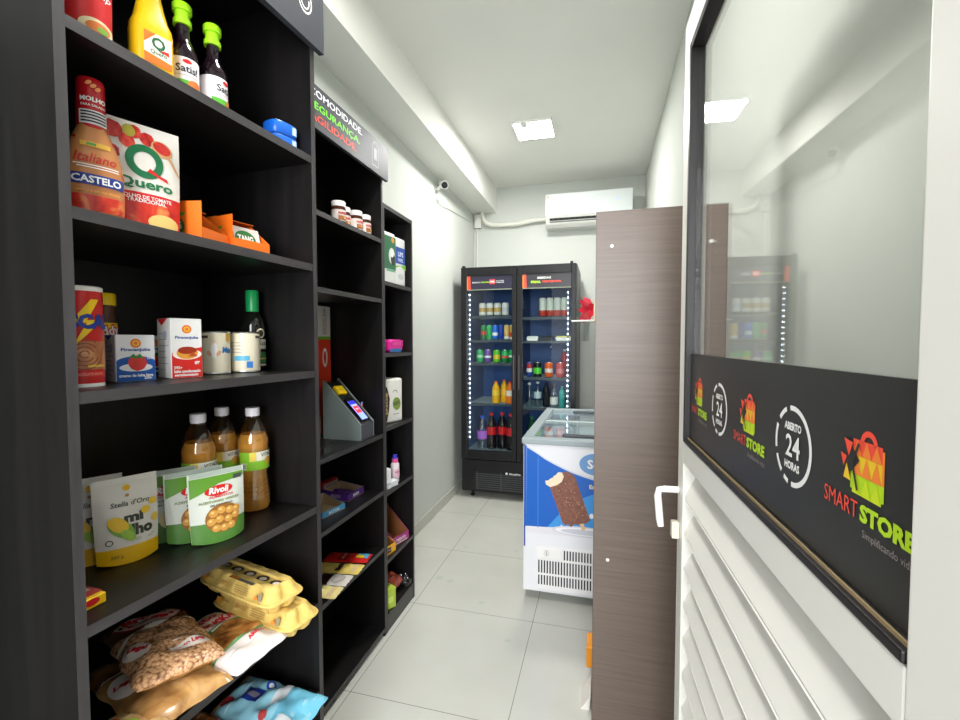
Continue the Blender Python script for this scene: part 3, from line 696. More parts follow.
# ================================================================== entrance door (opened inwards, on the right)
def door():
    F = (.1855, 1.13)
    o = bpy.data.objects.new('door_1', None); COL.objects.link(o); o.location = (F[0], F[1], 0); o.rotation_euler[2] = R(-88.0)
    o['kind'] = 'structure'
    L = .80; T = .04
    f = MB()
    f.box(-.062, -.004, 0, T, .02, 2.16, ALU, .003); f.box(.747, L+.03, 0, T, .02, 2.16, ALU, .003)
    f.box(-.004, .747, 0, T, 2.085, 2.16, ALU, .002); f.box(-.004, .747, 0, T, 1.137, 1.187, ALU, .002); f.box(-.004, .747, 0, T, .02, .12, ALU, .002)
    f.build('frame', o)
    g = MB(); 
    g.box(-.003, .012, -.002, T*.7, 1.188, 2.084, RUBBER, .002); g.box(.016, .746, -.002, T*.7, 1.188, 1.198, RUBBER, .002); g.box(.016, .746, -.002, T*.7, 2.068, 2.084, RUBBER, .002)
    g.build('gasket', o)
    b = MB(); b.box(.017, .746, .004, .006, 1.198, 1.2015, M((150, 130, 96), .4)); b.build('bead_strip', o)
    MB().box(.016, .7465, .014, .020, 1.199, 2.067, DOORGLASS).build('glass_pane', o)
    d = MB(); BG = M((44, 43, 42), .35, 0, .45)
    d.box(.0165, .746, .009, .0135, 1.2025, 1.392, BG); p = FR(.009, .0004)
    d.rect(.0165, .42, 1.2028, 1.3918, p, M((40, 37, 37), .33, 0, .45), -.0002)
    db = d.build('decal_band', o)
    RD, OR, YL, LM = M((238, 78, 58), .4), M((240, 130, 50), .4), M((236, 196, 40), .4), M((180, 218, 30), .4)
    def logo(u):
        m = MB(); c = u+.002
        x0, x1, z0, z1 = c-.0235, c+.0235, 1.286, 1.334
        rows = [(z0, z0+.017, LM, M((204, 222, 30), .4)), (z0+.017, z0+.034, YL, OR), (z0+.034, z1, OR, RD)]
        for (a, b_, ma, mb_) in rows:
            m.rect(x0+.003, x1-.003, a, b_, p, ma if ma != OR else RD)
            for k in range(3):
                s = x0+.003+k*.01367
                m.poly([(s, a), (s+.01367, a), (s+.00683, b_)], p, mb_ if ma != OR else OR, .0003)
        m.rect(x0, x0+.003, z0+.003, z1-.024, p, LM); m.rect(x1-.003, x1, z0+.003, z0+.017, p, LM); m.rect(x1-.003, x1, z0+.017, z1-.003, p, OR)
        m.arc(c+.002, z1-.002, .0095, .005, p, RD, 0, PI, 14)
        # arrow shards on the left and the dark cut
        m.poly([(x0-.004, z0+.047), (x0+.014, z0+.030), (x0-.004, z0+.012), (x0-.008, z0+.012), (x0-.008, z0+.047)], p, BG, .0005)
        m.poly([(x0-.010, z1-.002), (x0+.004, z1-.004), (x0-.002, z1-.017)], p, RD, .0008)
        m.poly([(x0-.015, z1-.016), (x0-.005, z1-.018), (x0-.010, z1-.028)], p, RD, .0008)
        m.poly([(x0-.010, z1-.038), (x0+.002, z1-.039), (x0-.005, z1-.024)], p, YL, .0008)
        for s in (1,): m.poly([(x0+.002, z1-.022), (x0+.012, z1-.002), (x0+.0145, z1-.004), (x0+.0055, z1-.022), (x0+.0135, z1-.044), (x0+.011, z1-.045)], p, BG, .001)
        m.text('SMART', p, u-.037, 1.272, RD, w=.056, h=.0155); m.text('STORE', p, u+.029, 1.272, LM, w=.069, h=.0158, bold=.05)
        m.text('Simplificando vidas', p, u+.032, 1.254, M((150, 140, 136), .4), w=.066, h=.0085)
        m.build('logo', db)
    for u in (.097, .392, .676): logo(u)
    def badge(u):
        m = MB(); z = 1.299
        m.arc(u, z, .044, .0058, p, WHITE, -PI*.5, PI*.55, 30)
        for a0, a1 in ((.62, .78), (.85, 1.07), (1.13, 1.29), (1.35, 1.44)): m.arc(u, z, .044, .0056, p, WHITE, PI*a0, PI*a1, 8)
        m.text('ABERTO', p, u+.001, z+.0225, WHITE, w=.043, h=.0095, bold=.045); m.text('24', p, u+.002, z, WHITE, w=.036, h=.026, bold=.015); m.text('HORAS', p, u+.001, z-.023, WHITE, w=.038, h=.0095, bold=.045)
        m.build('opening_hours_badge', db)
    for u in (.243, .536): badge(u)
    for k in range(12):
        z = .12+k*.0847
        s = MB(); prof = [(.002, z+.004), (.006, z), (.036, z+.046), (.036, z+.052), (.010, z+.0835), (.006, z+.084), (.032, z+.049)]
        s.prism([(.006, z), (.036, z+.062), (.034, z+.066), (.004, z+.005)], -.003, .7465, ALU, 'yz')
        s.prism([(.036, z+.062), (.038, z+.066), (.008, z+.0845), (.004, z+.083)], -.003, .7465, ALU, 'yz')
        s.build('louver', o)
    hd = MB(); hd.box(-.064, -.0622, .008, .034, .92, 1.1, CHROME, .0005); h0 = hd.build('lock_plate', o)
    hd = MB()
    hd.tube([(-.045, -.001, 1.06), (-.045, -.032, 1.06), (-.043, -.046, 1.058), (-.036, -.05, 1.045), (-.026, -.046, .99), (-.022, -.044, .975)], [.008, .008, .008, .0085, .0085, .007], WHITE, 12)
    hd.build('handle', o)
    MB().box(-.05, -.028, -.018, -.0005, .945, .985, M((232, 226, 206), .4), .003).build('lock_cylinder', o)
    return o
door()
st(MB().box(.226, .30, .215, .325, 0, 2.18, ALU, .003), 'trim_2')

# ================================================================== goods: builders
def carton(name, label, cat, w, d, h, loc, rz, draw, side=WHITE, bev=.0015, group=None):
    mb = MB().box(-w/2, w/2, -d/2, d/2, 0, h, side, bev, 1)
    draw(mb, FR(-d/2), PL((-w/2, d/2, 0), (0, -1, 0), (0, 0, 1)), PL((w/2, -d/2, 0), (0, 1, 0), (0, 0, 1)), PL((-w/2, -d/2, h), (1, 0, 0), (0, 1, 0)))
    return tag(mb.build(name, loc=loc, rz=rz), label, cat, group)
def pouch(name, label, cat, w, h, th, loc, rz, base, draw, seal=None, tilt=0, group=None, lean=0):
    """stand-up pouch, wide at the gusseted foot, flat at the sealed top"""
    def P(s, t, side):
        wd = w/2*(1-.07*(1-t)**2); prof = th/2*(1-t)**.55*(1-.25*(1-t)**3)
        y = side*prof*max(0, 1-abs(s)**2.6)
        zz = h*t + (.006*(s*s) if t < .02 else 0)
        return (s*wd+tilt*zz, y+lean*zz, zz)
    nu, nv = 14, 14
    mb = MB()
    for side in (-1, 1):
        V = [P(i/nu*2-1, j/nv, side) for j in range(nv+1) for i in range(nu+1)]
        F = [(j*(nu+1)+i, j*(nu+1)+i+1, (j+1)*(nu+1)+i+1, (j+1)*(nu+1)+i) for j in range(nv) for i in range(nu)]
        mb.add(V, F if side < 0 else [f[::-1] for f in F], base, True)
    V = [P(i/nu*2-1, 0, -1) for i in range(nu+1)]+[P(i/nu*2-1, 0, 1) for i in range(nu+1)]
    mb.add(V, [(i, nu+1+i, nu+2+i, i+1) for i in range(nu)], base)
    def mp(u, v, e=0):
        x, y, z = P(max(-1, min(1, u/(w/2)/(1-.07*(1-v/h)**2))), max(0, min(1, v/h)), -1)
        return (x, y-.0008-e, z)
    curved(mp); draw(mb, mp, w, h)
    if seal: mb.rect(-w/2*.94, w/2*.94, h*.94, h*.999, mp, seal, .0003, 10, 1)
    return tag(mb.build(name, loc=loc, rz=rz), label, cat, group)
def pillow(name, label, cat, w, l, th, loc, rz, base, draw, lump=.004, rx=0, ry=0, group=None, crimp=True):
    """pillow bag lying flat: u across (w), v along (l)"""
    ph = random.uniform(0, 6)
    def P(u, v, side):
        a, b = max(-1, min(1, u/(w/2))), max(-1, min(1, v/(l/2)))
        e = (max(0, 1-abs(a)**3.2)*max(0, 1-abs(b)**4))**.6
        wv = lump*(sin(a*7+ph)*cos(b*9+ph)+.6*sin(b*17+a*5+ph))*e
        return (u*(1-.03*cos(b*12)*abs(a)), v*(1+.012*sin(a*9+ph)*abs(b)**3), th/2+side*(th/2*e+ (wv if side > 0 else 0)))
    n = 22; mb = MB()
    for side in (1, -1):
        V = [P((i/n*2-1)*w/2, (j/n*2-1)*l/2, side) for j in range(n+1) for i in range(n+1)]
        F = [(j*(n+1)+i, j*(n+1)+i+1, (j+1)*(n+1)+i+1, (j+1)*(n+1)+i) for j in range(n) for i in range(n)]
        mb.add(V, F if side > 0 else [f[::-1] for f in F], base, True)
    def mp(u, v, e=0):
        x, y, z = P(u, v, 1); return (x, y, z+.0008+e)
    curved(mp); draw(mb, mp, w, l)
    o = tag(mb.build(name, loc=loc, rz=rz), label, cat, group)
    o.rotation_euler = (R(rx), R(ry), R(rz))
    return o
def jar(name, label, cat, loc, rz, prof, body, cap=None, lab=None, group=None, draw=None, seg=28, capname='cap'):
    o = thing(name, label, cat, loc, rz, group)
    MB().lathe(prof, body, seg).build('container', o)
    if cap: MB().lathe(cap[0], cap[1], seg).build(capname, o)
    if lab or draw:
        m = MB()
        if lab: r, z0, z1, lm = lab; m.lathe([(r, z0), (r, z1)], lm, seg, caps=False)
        if draw: draw(m)
        m.build('label', o)
    return o

# ------------------------------------------------------------------ near unit, top shelf
z = 1.9115
def d_redsachet(mb, p, w, h):
    mb.rect(-w*.5, w*.5, 0, h*.93, p, M((206, 34, 36), .3), 0, 10, 8); mb.disc(.012, h*.14, .024, .014, p, M((230, 214, 170), .4), .0006); mb.disc(.014, h*.14, .017, .009, p, M((220, 120, 50), .4), .0009); mb.disc(.02, h*.13, .008, .005, p, M((120, 170, 60), .4), .0012)
    mb.text('Ketchup', p, .008, h*.42, WHITE, w=.05, bold=.01, e=.0006, rot=-.1, slant=.2); mb.text('Predilecta', p, .008, h*.54, WHITE, w=.05, bold=.02, e=.0006)
pouch('ketchup_pouch', 'red ketchup pouch at the left end of the top shelf', 'pouch', .072, .2, .04, (-.832, .578, z), 62, M((176, 24, 26), .3), d_redsachet)
def mustard():
    o = thing('mustard_bottle', 'yellow mustard squeeze bottle on the top shelf', 'bottle', (-.828, .688, z), 74)
    ym = M((238, 186, 22), .3)
    def sq(r, zz, k): return None
    mb = MB(); seg = 28; V = []
    pr = [(.024, 0), (.031, .004), (.033, .02), (.033, .085), (.0315, .098), (.026, .112), (.021, .14), (.018, .162), (.016, .17)]
    for r, zz in pr:
        e = .35 if zz < .1 else max(0, .35*(1-(zz-.1)/.05))
        for k in range(seg):
            a = 2*PI*k/seg; c, s = sin(a), -cos(a); n = 2+e*6; f = (abs(c)**n+abs(s)**n)**(-1/n)
            V.append((r*c*f, r*.72*s*f, zz))
    n = len(pr); mb.add(V, [(i*seg+k, i*seg+(k+1) % seg, (i+1)*seg+(k+1) % seg, (i+1)*seg+k) for i in range(n-1) for k in range(seg)]+[tuple(range(seg))[::-1], tuple((n-1)*seg+k for k in range(seg))], ym, True)
    mb.build('bottle_body', o)
    MB().lathe([(.018, .163), (.018, .185), (.008, .192), (.006, .21), (0, .212)], WHITE, 20).build('cap', o)
    m = MB(); p = FR(-.0245)
    m.rect(-.022, .024, .022, .078, p, M((240, 232, 214), .4)); m.poly([(-.022, .022), (.024, .022), (.024, .034), (-.022, .04)], p, ORANGE, .0003); m.poly([(-.022, .078), (-.002, .078), (-.022, .056)], p, ORANGE, .0003)
    m.text('Q', p, .002, .06, M((16, 96, 60), .4), h=.026, bold=.03); m.poly([(.004, .05), (.02, .046), (.019, .054), (.01, .053)], p, RED, .0006); m.text('Quero', p, .002, .044, M((16, 96, 60), .4), w=.028, bold=.02)
    m.build('label', o)
mustard()
def soy(label, loc, rz):
    sm = M((26, 14, 22), .1, 0, .6); lw = M((238, 230, 232), .4)
    def dr(m):
        p = CY(.0272, .0006); m.rect(-.03, .045, .012, .03, p, M((90, 176, 50), .4), 0, 10, 1); m.text('Satis!', p, .0, .052, M((40, 50, 60), .4), w=.04, bold=.02)
        m.disc(.014, .024, .014, .009, p, M((216, 120, 50), .4), .0006); m.disc(.0, .066, .008, .004, p, RED, .0006); m.rect(-.03, .02, .038, .0392, p, M((170, 160, 165), .5), .0003, 8, 1)
    return jar('soy_sauce_bottle', label, 'bottle', loc, rz, [(.022, 0), (.027, .004), (.027, .08), (.0255, .092), (.018, .108), (.013, .12), (.0118, .15), (.0125, .152)], sm,
        ([(.0165, .146), (.0165, .156), (.0135, .157), (.0135, .172), (.0175, .173), (.0175, .186), (.015, .189), (0, .189)], M((160, 226, 30), .35)), (.0272, .008, .074, lw), 'soy sauce bottles on the top shelf', dr)
soy('dark soy sauce bottle with lime cap beside the yellow mustard', (-.828, .757, z), 62)
soy('dark soy sauce bottle with lime cap, the one further from the mustard', (-.822, .825, z), 100)
def tins():
    bl = M((24, 96, 200), .3)
    def one(label, zz, loc, rz):
        o = thing('tuna_tin', label, 'tin', (loc[0], loc[1], zz), rz, 'blue tins stacked on the top shelf')
        m = MB(); seg = 32; V = []
        pr = [(.94, 0), (1, .003), (1, .028), (.95, .031)]
        for r, q in pr:
            for k in range(seg):
                a = 2*PI*k/seg; c, s = sin(a), -cos(a); f = (abs(c)**3.5+abs(s)**3.5)**(-1/3.5); V.append((.037*r*c*f, .030*r*s*f, q))
        m.add(V, [(i*seg+k, i*seg+(k+1) % seg, (i+1)*seg+(k+1) % seg, (i+1)*seg+k) for i in range(3) for k in range(seg)]+[tuple(range(seg))[::-1], tuple(3*seg+k for k in range(seg))], bl, True)
        p = FR(-.030); m.rect(.012, .026, .006, .026, p, M((150, 190, 236), .4), .0003); m.rect(.017, .021, .008, .024, p, WHITE, .0006)
        m.build('tin_body', o); MB().box(-.03, .03, -.024, .024, .0305, .0325, TIN, .001).build('lid', o)
        return o
    one('lower blue tuna tin of the stack at the right of the top shelf', z, (-.808, 1.018), 75); one('upper blue tuna tin of the stack at the right of the top shelf', z+.0333, (-.808, 1.018), 78)
    one('blue and white tin behind the stacked pair on the top shelf', z, (-.892, .975), 60)
tins()
# ------------------------------------------------------------------ second shelf
z = 1.6275
def dressing():
    o = thing('salad_dressing_bottle', 'salad dressing bottle with tall red sleeve and blue band on its label', 'bottle', (-.842, .588, z), 66)
    am = M((196, 130, 78), .2, 0, .5); seg = 32; mb = MB(); V = []
    pr = [(.036, .024, 0), (.041, .028, .006), (.042, .029, .03), (.042, .029, .075), (.039, .027, .10), (.031, .024, .125), (.023, .020, .145), (.019, .018, .155)]
    for rx, ry, q in pr:
        for k in range(seg):
            a = 2*PI*k/seg; c, s = sin(a), -cos(a); f = (abs(c)**2.5+abs(s)**2.5)**(-1/2.5); V.append((rx*c*f, ry*s*f, q))
    n = len(pr); mb.add(V, [(i*seg+k, i*seg+(k+1) % seg, (i+1)*seg+(k+1) % seg, (i+1)*seg+k) for i in range(n-1) for k in range(seg)]+[tuple(range(seg))[::-1], tuple((n-1)*seg+k for k in range(seg))], am, True)
    mb.build('bottle_body', o)
    rs = M((190, 26, 34), .25)
    m = MB().lathe([(.020, .150), (.0205, .16), (.0195, .205), (.0195, .228), (.0175, .233), (0, .233)], rs, 26)
    p = CY(.0205); m.text('MOLHO', p, 0, .196, WHITE, w=.036, bold=.04); m.text('PARA SALADA', p, 0, .186, WHITE, w=.034, bold=.02)
    m.rect(-.02, .02, .155, .178, p, M((230, 226, 226), .4), .0006, 10, 1)
    for k in range(4): m.rect(-.017, .017, .158+k*.005, .1605+k*.005, p, BLACK, .0012, 8, 1)
    for k in range(3): m.disc(-.006+.006*k, .222-.004*k, .005, .003, p, M((240, 150, 90), .4), .0006, 10, rot=.7)
    m.build('cap_sleeve', o)
    def mp(u, v, e=0):
        q = next((i for i in range(n-1) if pr[i][2] <= v <= pr[i+1][2]), n-2); a, b = pr[q], pr[q+1]; t = (v-a[2])/(b[2]-a[2])
        rx, ry = a[0]+(b[0]-a[0])*t, a[1]+(b[1]-a[1])*t
        c = max(-.999, min(.999, u/rx)); return (rx*c, -ry*(1-abs(c)**2.5)**.4-.0008-e, v)
    m = MB()
    m.rect(-.0385, .0385, .010, .036, mp, REDFOOD, 0, 14, 3)
    m.rect(-.038, .038, .052, .07, mp, M((34, 54, 140), .35), .0006, 14, 2); m.text('CASTELO', mp, 0, .061, WHITE, w=.066, h=.012, bold=.03, e=.0012)
    m.text('Italiano', mp, 0, .097, M((190, 40, 36), .4), w=.056, h=.016, bold=.01, e=.0008, slant=.25)
    m.rect(-.03, .03, .084, .0855, mp, WHITE, .0008, 10, 1); m.rect(-.026, .03, .08, .0815, mp, WHITE, .0008, 10, 1)
    m.rect(-.02, .02, .116, .124, mp, M((220, 170, 60), .4), .0006, 8, 1); m.rect(-.012, .0, .118, .122, mp, M((70, 150, 70), .4), .0009, 4, 1)
    for s in (-1, 1): m.poly([(s*.037, .075), (s*.040, .075), (s*.0265, .133), (s*.0235, .133)], mp, rs, .0006)
    m.text('LIMAO E ERVAS FINAS', mp, 0, .042, M((230, 160, 80), .4), w=.06, h=.004, bold=.02, e=.0012)
    m.build('label', o)
dressing()
def d_quero(mb, p, w, h):
    mb.rect(-w*.5, w*.5, 0, h*.345, p, RED, 0, 12, 4); mb.rect(-w*.42, w*.3, h*.03, h*.26, p, REDFOOD, .0006, 8, 3); mb.disc(w*.22, h*.09, w*.22, h*.08, p, M((236, 200, 120), .4), .0009, 18)
    mb.disc(w*.36, h*.25, w*.09, h*.055, p, M((206, 44, 36), .4), .0012, 16)
    for k, (u, v, r) in enumerate(((-.36, .88, .13), (-.12, .9, .11), (-.4, .68, .11), (-.2, .8, .1), (.05, .86, .1))): blob(mb, u*w, v*h, r*w, p, TOMATO, .0006, 14, .1)
    mb.disc(-w*.17, h*.9, w*.08, h*.06, p, M((170, 160, 60), .4), .0012, 14)
    mb.disc(w*.24, h*.8, w*.15, h*.075, p, M((214, 160, 110), .4), .0008, 18, rot=-.4); mb.disc(w*.24, h*.81, w*.125, h*.055, p, TOMATO, .0012, 18, rot=-.4)
    mb.poly([(w*.34, h*.75), (w*.48, h*.6), (w*.48, h*.57), (w*.32, h*.72)], p, M((214, 160, 110), .4), .0009)
    gq = M((20, 110, 66), .35)
    mb.arc(.0, h*.64, w*.19, w*.1, p, gq, 0, 2*PI, 30, .0012, h*.125); mb.poly([(w*.02, h*.55), (w*.3, h*.48), (w*.28, h*.52), (w*.16, h*.54), (w*.06, h*.585)], p, RED, .0016)
    mb.text('Quero', p, 0, h*.425, gq, w=w*.72, h=h*.11, bold=.03, e=.0012); mb.text('MOLHO DE TOMATE', p, 0, h*.305, WHITE, w=w*.66, bold=.02, e=.0012); mb.text('TRADICIONAL', p, 0, h*.27, WHITE, w=w*.5, bold=.02, e=.0012)
pouch('tomato_sauce_pouch', 'large white and red tomato sauce pouch with green Q beside the dressing bottle', 'pouch', .126, .202, .05, (-.842, .676, z), 68, M((236, 230, 220), .35), d_quero, lean=.02)
def tang(label, loc, rz, txt):
    o = thing('drink_sachet_box', label, 'box', loc, rz, 'orange boxes of drink sachets on the second shelf')
    w, d, h, t = .10, .10, .082, .0015; oc = M((238, 112, 26), .4); b = MB()
    b.box(-w/2, w/2, -d/2, d/2, 0, t, oc)
    b.box(-w/2, -w/2+t, -d/2, d/2, t, h, oc); b.box(-w/2+t, w/2-t, d/2-t, d/2, t, h, oc)
    b.prism([(-d/2, t), (d/2, t), (d/2, h), (d/2-.035, h), (-d/2, .03)], w/2-t, w/2, oc, 'yz')
    b.box(-w/2+t, w/2-t, -d/2, -d/2+t, t, .03, oc); b.box(-w/2, w/2, d/2-.045, d/2, h, h+t, oc)
    b.box(-w/2+t, -w/2+t*1.6, -d/2+t, d/2-t, t, h-.001, CARD); b.box(-w/2+t*2, w/2-t*2, d/2-t*2, d/2-t*1.1, t, h-.001, CARD); b.box(w/2-t*1.8, w/2-t*1.1, -d/2+.06, d/2-t, t, .05, CARD)
    b.build('box_body', o)
    m = MB(); p = PL((-w/2, d/2, 0), (0, -1, 0), (0, 0, 1))
    m.disc(.036, .03, .028, .024, p, M((40, 110, 50), .4)); m.poly([(.058, .05), (.068, .06), (.05, .056)], p, M((60, 150, 60), .4)); m.text('TANG', p, .036, .03, WHITE, w=.044, h=.016, bold=.04, rot=.15)
    m.build('logo', o)
    for k in range(2 if txt else 1):
        s = MB(); x0 = -.038; 
        s.box(-.04, .04, -.001, .001, 0, .062, M((232, 220, 212), .3)); q = FR(-.001)
        s.disc(0, .034, .028, .02, q, M((50, 120, 56), .4)); s.text('TANG', q, 0, .034, WHITE, w=.042, h=.017, bold=.05); s.rect(-.04, -.03, 0, .062, q, M((232, 120, 50), .4), .0002); s.rect(-.03, .04, 0, .012, q, M((236, 130, 40), .4), .0002)
        so = s.build('sachet', o); so.location = (0, -.036+.014*k, .004); so.rotation_euler[0] = R(-14 if txt else -68)
    return o
tang('orange drink sachet box with its side to the tomato pouch, nearly empty', (-.858, .800, z), 103, False)
tang('open orange box with a drink sachet showing, further right on the second shelf', (-.852, .915, z), 80, True)
# ------------------------------------------------------------------ third shelf
z = 1.3425
def cocoa_can():
    rd = M((206, 34, 32), .35); r = .0315
    def dr(m):
        p = CY(r, .0006)
        m.lathe([(r+.0003, .01), (r+.0003, .162)], rd, 32, caps=False)
        m.rect(-.045, .04, .03, .078, p, CHOC, .0004, 14, 4)
        for k in range(4): m.arc(-.004, .056, .006+.0065*k, .0018, p, M((140, 76, 42), .4), .3*k, 5.5+.3*k, 22, .001)
        yl = M((250, 206, 20), .4)
        m.poly([(.006, .15), (-.022, .108), (.0, .11), (-.02, .066), (.022, .116), (.0, .114), (.018, .15)], p, yl, .0012)
        m.text('NESCAU', p, -.006, .112, M((28, 60, 150), .4), w=.1, h=.026, bold=.06, e=.0018)
        m.rect(-.03, .03, .018, .026, p, M((220, 60, 50), .4), .0006, 8, 1); m.text('CHOCOLATE EM PO', p, 0, .022, M((240, 180, 170), .4), w=.044, h=.004, e=.0012)
        m.rect(.0, .03, .034, .038, p, M((230, 190, 80), .4), .001, 5, 1)
    jar('cocoa_powder_can', 'red cocoa powder can with yellow lightning bolt at the left of the third shelf', 'can', (-.876, .582, z), 72, [(r, 0, WHITE), (r, .006, rd), (r, .164)], rd, ([(r+.0008, .164), (r+.0008, .171), (r-.002, .173), (0, .173)], M((240, 236, 230), .4)), None, None, dr, 32, 'lid')
cocoa_can()
def toddy():
    r = .031; ch = M((84, 46, 30), .3); yl = M((246, 206, 24), .35)
    def dr(m):
        p = CY(r+.0006, .0006)
        m.text('Toddy', p, .002, .096, RED, w=.07, h=.03, bold=.08, e=.001, rot=.15); m.text('Toddy', p, .002, .096, WHITE, w=.06, h=.024, bold=.02, e=.0016, rot=.15)
        m.disc(.012, .062, .012, .014, p, M((46, 30, 26), .4), .001); m.disc(.004, .04, .018, .012, p, M((176, 100, 50), .4), .001); m.disc(.018, .04, .008, .02, p, M((240, 236, 230), .4), .0013)
    jar('chocolate_drink_jar', 'yellow and brown chocolate drink jar behind the red cocoa can', 'jar', (-1.0, .698, z), 66, [(.026, 0), (r, .006), (r, .118), (r*.93, .13), (r*.93, .148), (.027, .155)], ch, ([(.0305, .152), (.0305, .174), (.028, .177), (0, .177)], yl), (r+.0006, .016, .116, yl), None, dr, 30, 'lid')
toddy()
def d_pira(top, low, side_red):
    def draw(mb, f, l, r, tp):
        w = top[0]; h = top[1]
        mb.disc(0, h*.82, h*.075 if h > .1 else .009, .009, f, M((240, 120, 60), .4)); mb.disc(0, h*.82, .006, .006, f, M((246, 190, 60), .4), .0004); mb.disc(0, h*.82, .003, .003, f, M((240, 110, 60), .4), .0007)
        mb.text('Piracanjuba', f, 0, h*.675, M((70, 90, 160), .4), w=w*.74, h=h*.06 if h > .1 else .008, bold=.03)
        if low == 'flan':
            mb.rect(-w/2+.0012, w/2-.0012, .001, h*.42, f, M((220, 44, 38), .4)); mb.poly([(-w/2+.001, h*.42), (w/2-.001, h*.42), (w/2-.001, h*.52)], f, M((220, 44, 38), .4))
            mb.disc(0, h*.40, w*.46, .0115, f, M((246, 236, 226), .4), .0004); mb.disc(0, h*.42, w*.34, .013, f, M((236, 160, 60), .4), .0007); mb.disc(0, h*.465, w*.3, .008, f, M((160, 50, 24), .4), .001); mb.poly([(.0, h*.36), (.012, h*.44), (.02, h*.36)], f, M((190, 84, 34), .4), .0013)
            mb.text('0%', f, w*.32, h*.25, WHITE, w=.011, bold=.05); mb.text('395g', f, -w*.3, h*.17, WHITE, w=.016, bold=.03)
            mb.text('leite condensado', f, -w*.0, h*.115, WHITE, w=w*.84, h=.0065, bold=.05); mb.text('semidesnatado', f, -w*.03, h*.055, WHITE, w=w*.76, h=.006, bold=.05)
        else:
            bl = M((24, 90, 176), .4)
            mb.rect(-w/2+.001, w/2-.001, .001, h*.42, f, bl); mb.disc(0, h*.42, w*.49, h*.12, f, bl, .0001, 24, 0, PI)
            mb.disc(0, h*.3, w*.42, .008, f, M((240, 240, 244), .4), .0004); blob(mb, .002, h*.4, .0155, f, M((224, 60, 56), .4), .0007, 16, .06)
            mb.poly([(-.012, h*.52), (-.004, h*.6), (.0, h*.52), (.006, h*.6), (.012, h*.5), (0, h*.49)], f, GREEN, .001)
            mb.text('creme de leite leve', f, 0, h*.13, WHITE, w=w*.86, h=.006, bold=.05); mb.text('200g', f, w*.3, h*.06, WHITE, w=.014, bold=.04); mb.text('15%', f, w*.36, h*.5, WHITE, w=.01, bold=.04)
        dd = top[2]
        for k in range(7): mb.rect(dd*.12, dd*(.6+.3*((k*37) % 10)/10), h*(.14+.1*k), h*(.14+.1*k)+.0015, l, M((170, 176, 200), .5))
        mb.disc(dd*.6, h*.72, .009, .009, l, M((190, 196, 214), .5)); mb.poly([(dd*.05, h*.995), (dd*.8, h*.995), (dd*.4, h*.88)], l, RED if side_red else M((24, 90, 176), .4), .0003)
    return draw
carton('condensed_milk_carton', 'tall red and white milk carton with a flan picture', 'carton', .062, .062, .127, (-.888, .785, z), 72, d_pira((.062, .127, .062), 'flan', True), M((238, 236, 232), .4))
carton('cream_carton', 'small blue and white cream carton with a strawberry picture', 'carton', .066, .05, .091, (-.905, .690, z), 72, d_pira((.066, .091, .05), 'straw', False), M((236, 236, 238), .4), group='cream cartons')
carton('cream_carton', 'cream carton mostly hidden behind the strawberry one and the flan carton', 'carton', .066, .05, .091, (-.995, .800, z), 72, d_pira((.066, .091, .05), 'straw', False), M((236, 236, 238), .4), group='cream cartons')
def milk_tin(label, loc, rz):
    r = .0345; cr = M((232, 222, 196), .35)
    def dr(m):
        p = CY(r, .0006); m.lathe([(r+.0003, .005), (r+.0003, .098)], cr, 32, caps=False)
        m.text('Moça', p, .022, .056, M((30, 110, 170), .4), w=.034, h=.018, bold=.04, e=.001, slant=.1)
        m.disc(-.012, .058, .007, .02, p, M((244, 240, 236), .4), .0008); m.disc(-.012, .078, .004, .005, p, M((236, 206, 180), .4), .001); m.disc(-.022, .05, .004, .007, p, M((220, 170, 140), .4), .001, rot=.5); m.disc(-.003, .05, .004, .007, p, M((220, 160, 130), .4), .001, rot=-.5)
        m.rect(.014, .034, .078, .097, p, M((206, 164, 60), .4), .0008, 5, 1); m.rect(-.04, -.024, .086, .092, p, M((70, 60, 50), .4), .0008, 4, 1)
        m.rect(-.09, -.055, .03, .042, p, M((96, 180, 214), .4), .0008, 8, 1); m.rect(-.062, -.048, .012, .028, p, M((60, 130, 210), .4), .0008, 5, 1)
        for k in range(4): m.rect(-.1, -.07, .05+.008*k, .052+.008*k, p, M((180, 176, 170), .4), .0008, 6, 1)
        m.rect(.06, .09, .03, .05, p, M((90, 130, 190), .4), .0008, 5, 1)
    return jar('condensed_milk_tin', label, 'tin', loc, rz, [(r-.001, 0), (r+.0012, .002), (r, .005), (r, .098), (r+.0012, .101), (r-.001, .103)], TIN, ([(r-.003, .1025), (r-.004, .101), (0, .101)], TIN), None, 'cream condensed milk tins on the third shelf', dr, 32, 'lid')
milk_tin('cream coloured milk tin beside the flan carton, milkmaid picture forward', (-.906, .892, z), 66)
milk_tin('cream coloured milk tin turned to its blue printed back, beside the green capped bottle', (-.884, .967, z), 150)
def dr_green(m):
    p = CY(.0302, .0006); gw = M((40, 120, 60), .4)
    m.rect(-.03, .05, .02, .05, p, gw, .0003, 10, 1); m.disc(.014, .1, .012, .013, p, M((230, 220, 190), .4), .0006); m.disc(.014, .1, .008, .009, p, M((60, 50, 40), .4), .0009)
    m.rect(-.015, .045, .058, .084, p, M((226, 222, 206), .4), .0003, 8, 1); m.text('GALLO', p, .014, .072, M((40, 60, 50), .4), w=.034, bold=.03, e=.0008); m.rect(-.01, .04, .03, .034, p, M((206, 176, 90), .4), .0008, 6, 1); m.rect(-.01, .04, .012, .018, p, M((206, 200, 180), .4), .0005, 6, 1)
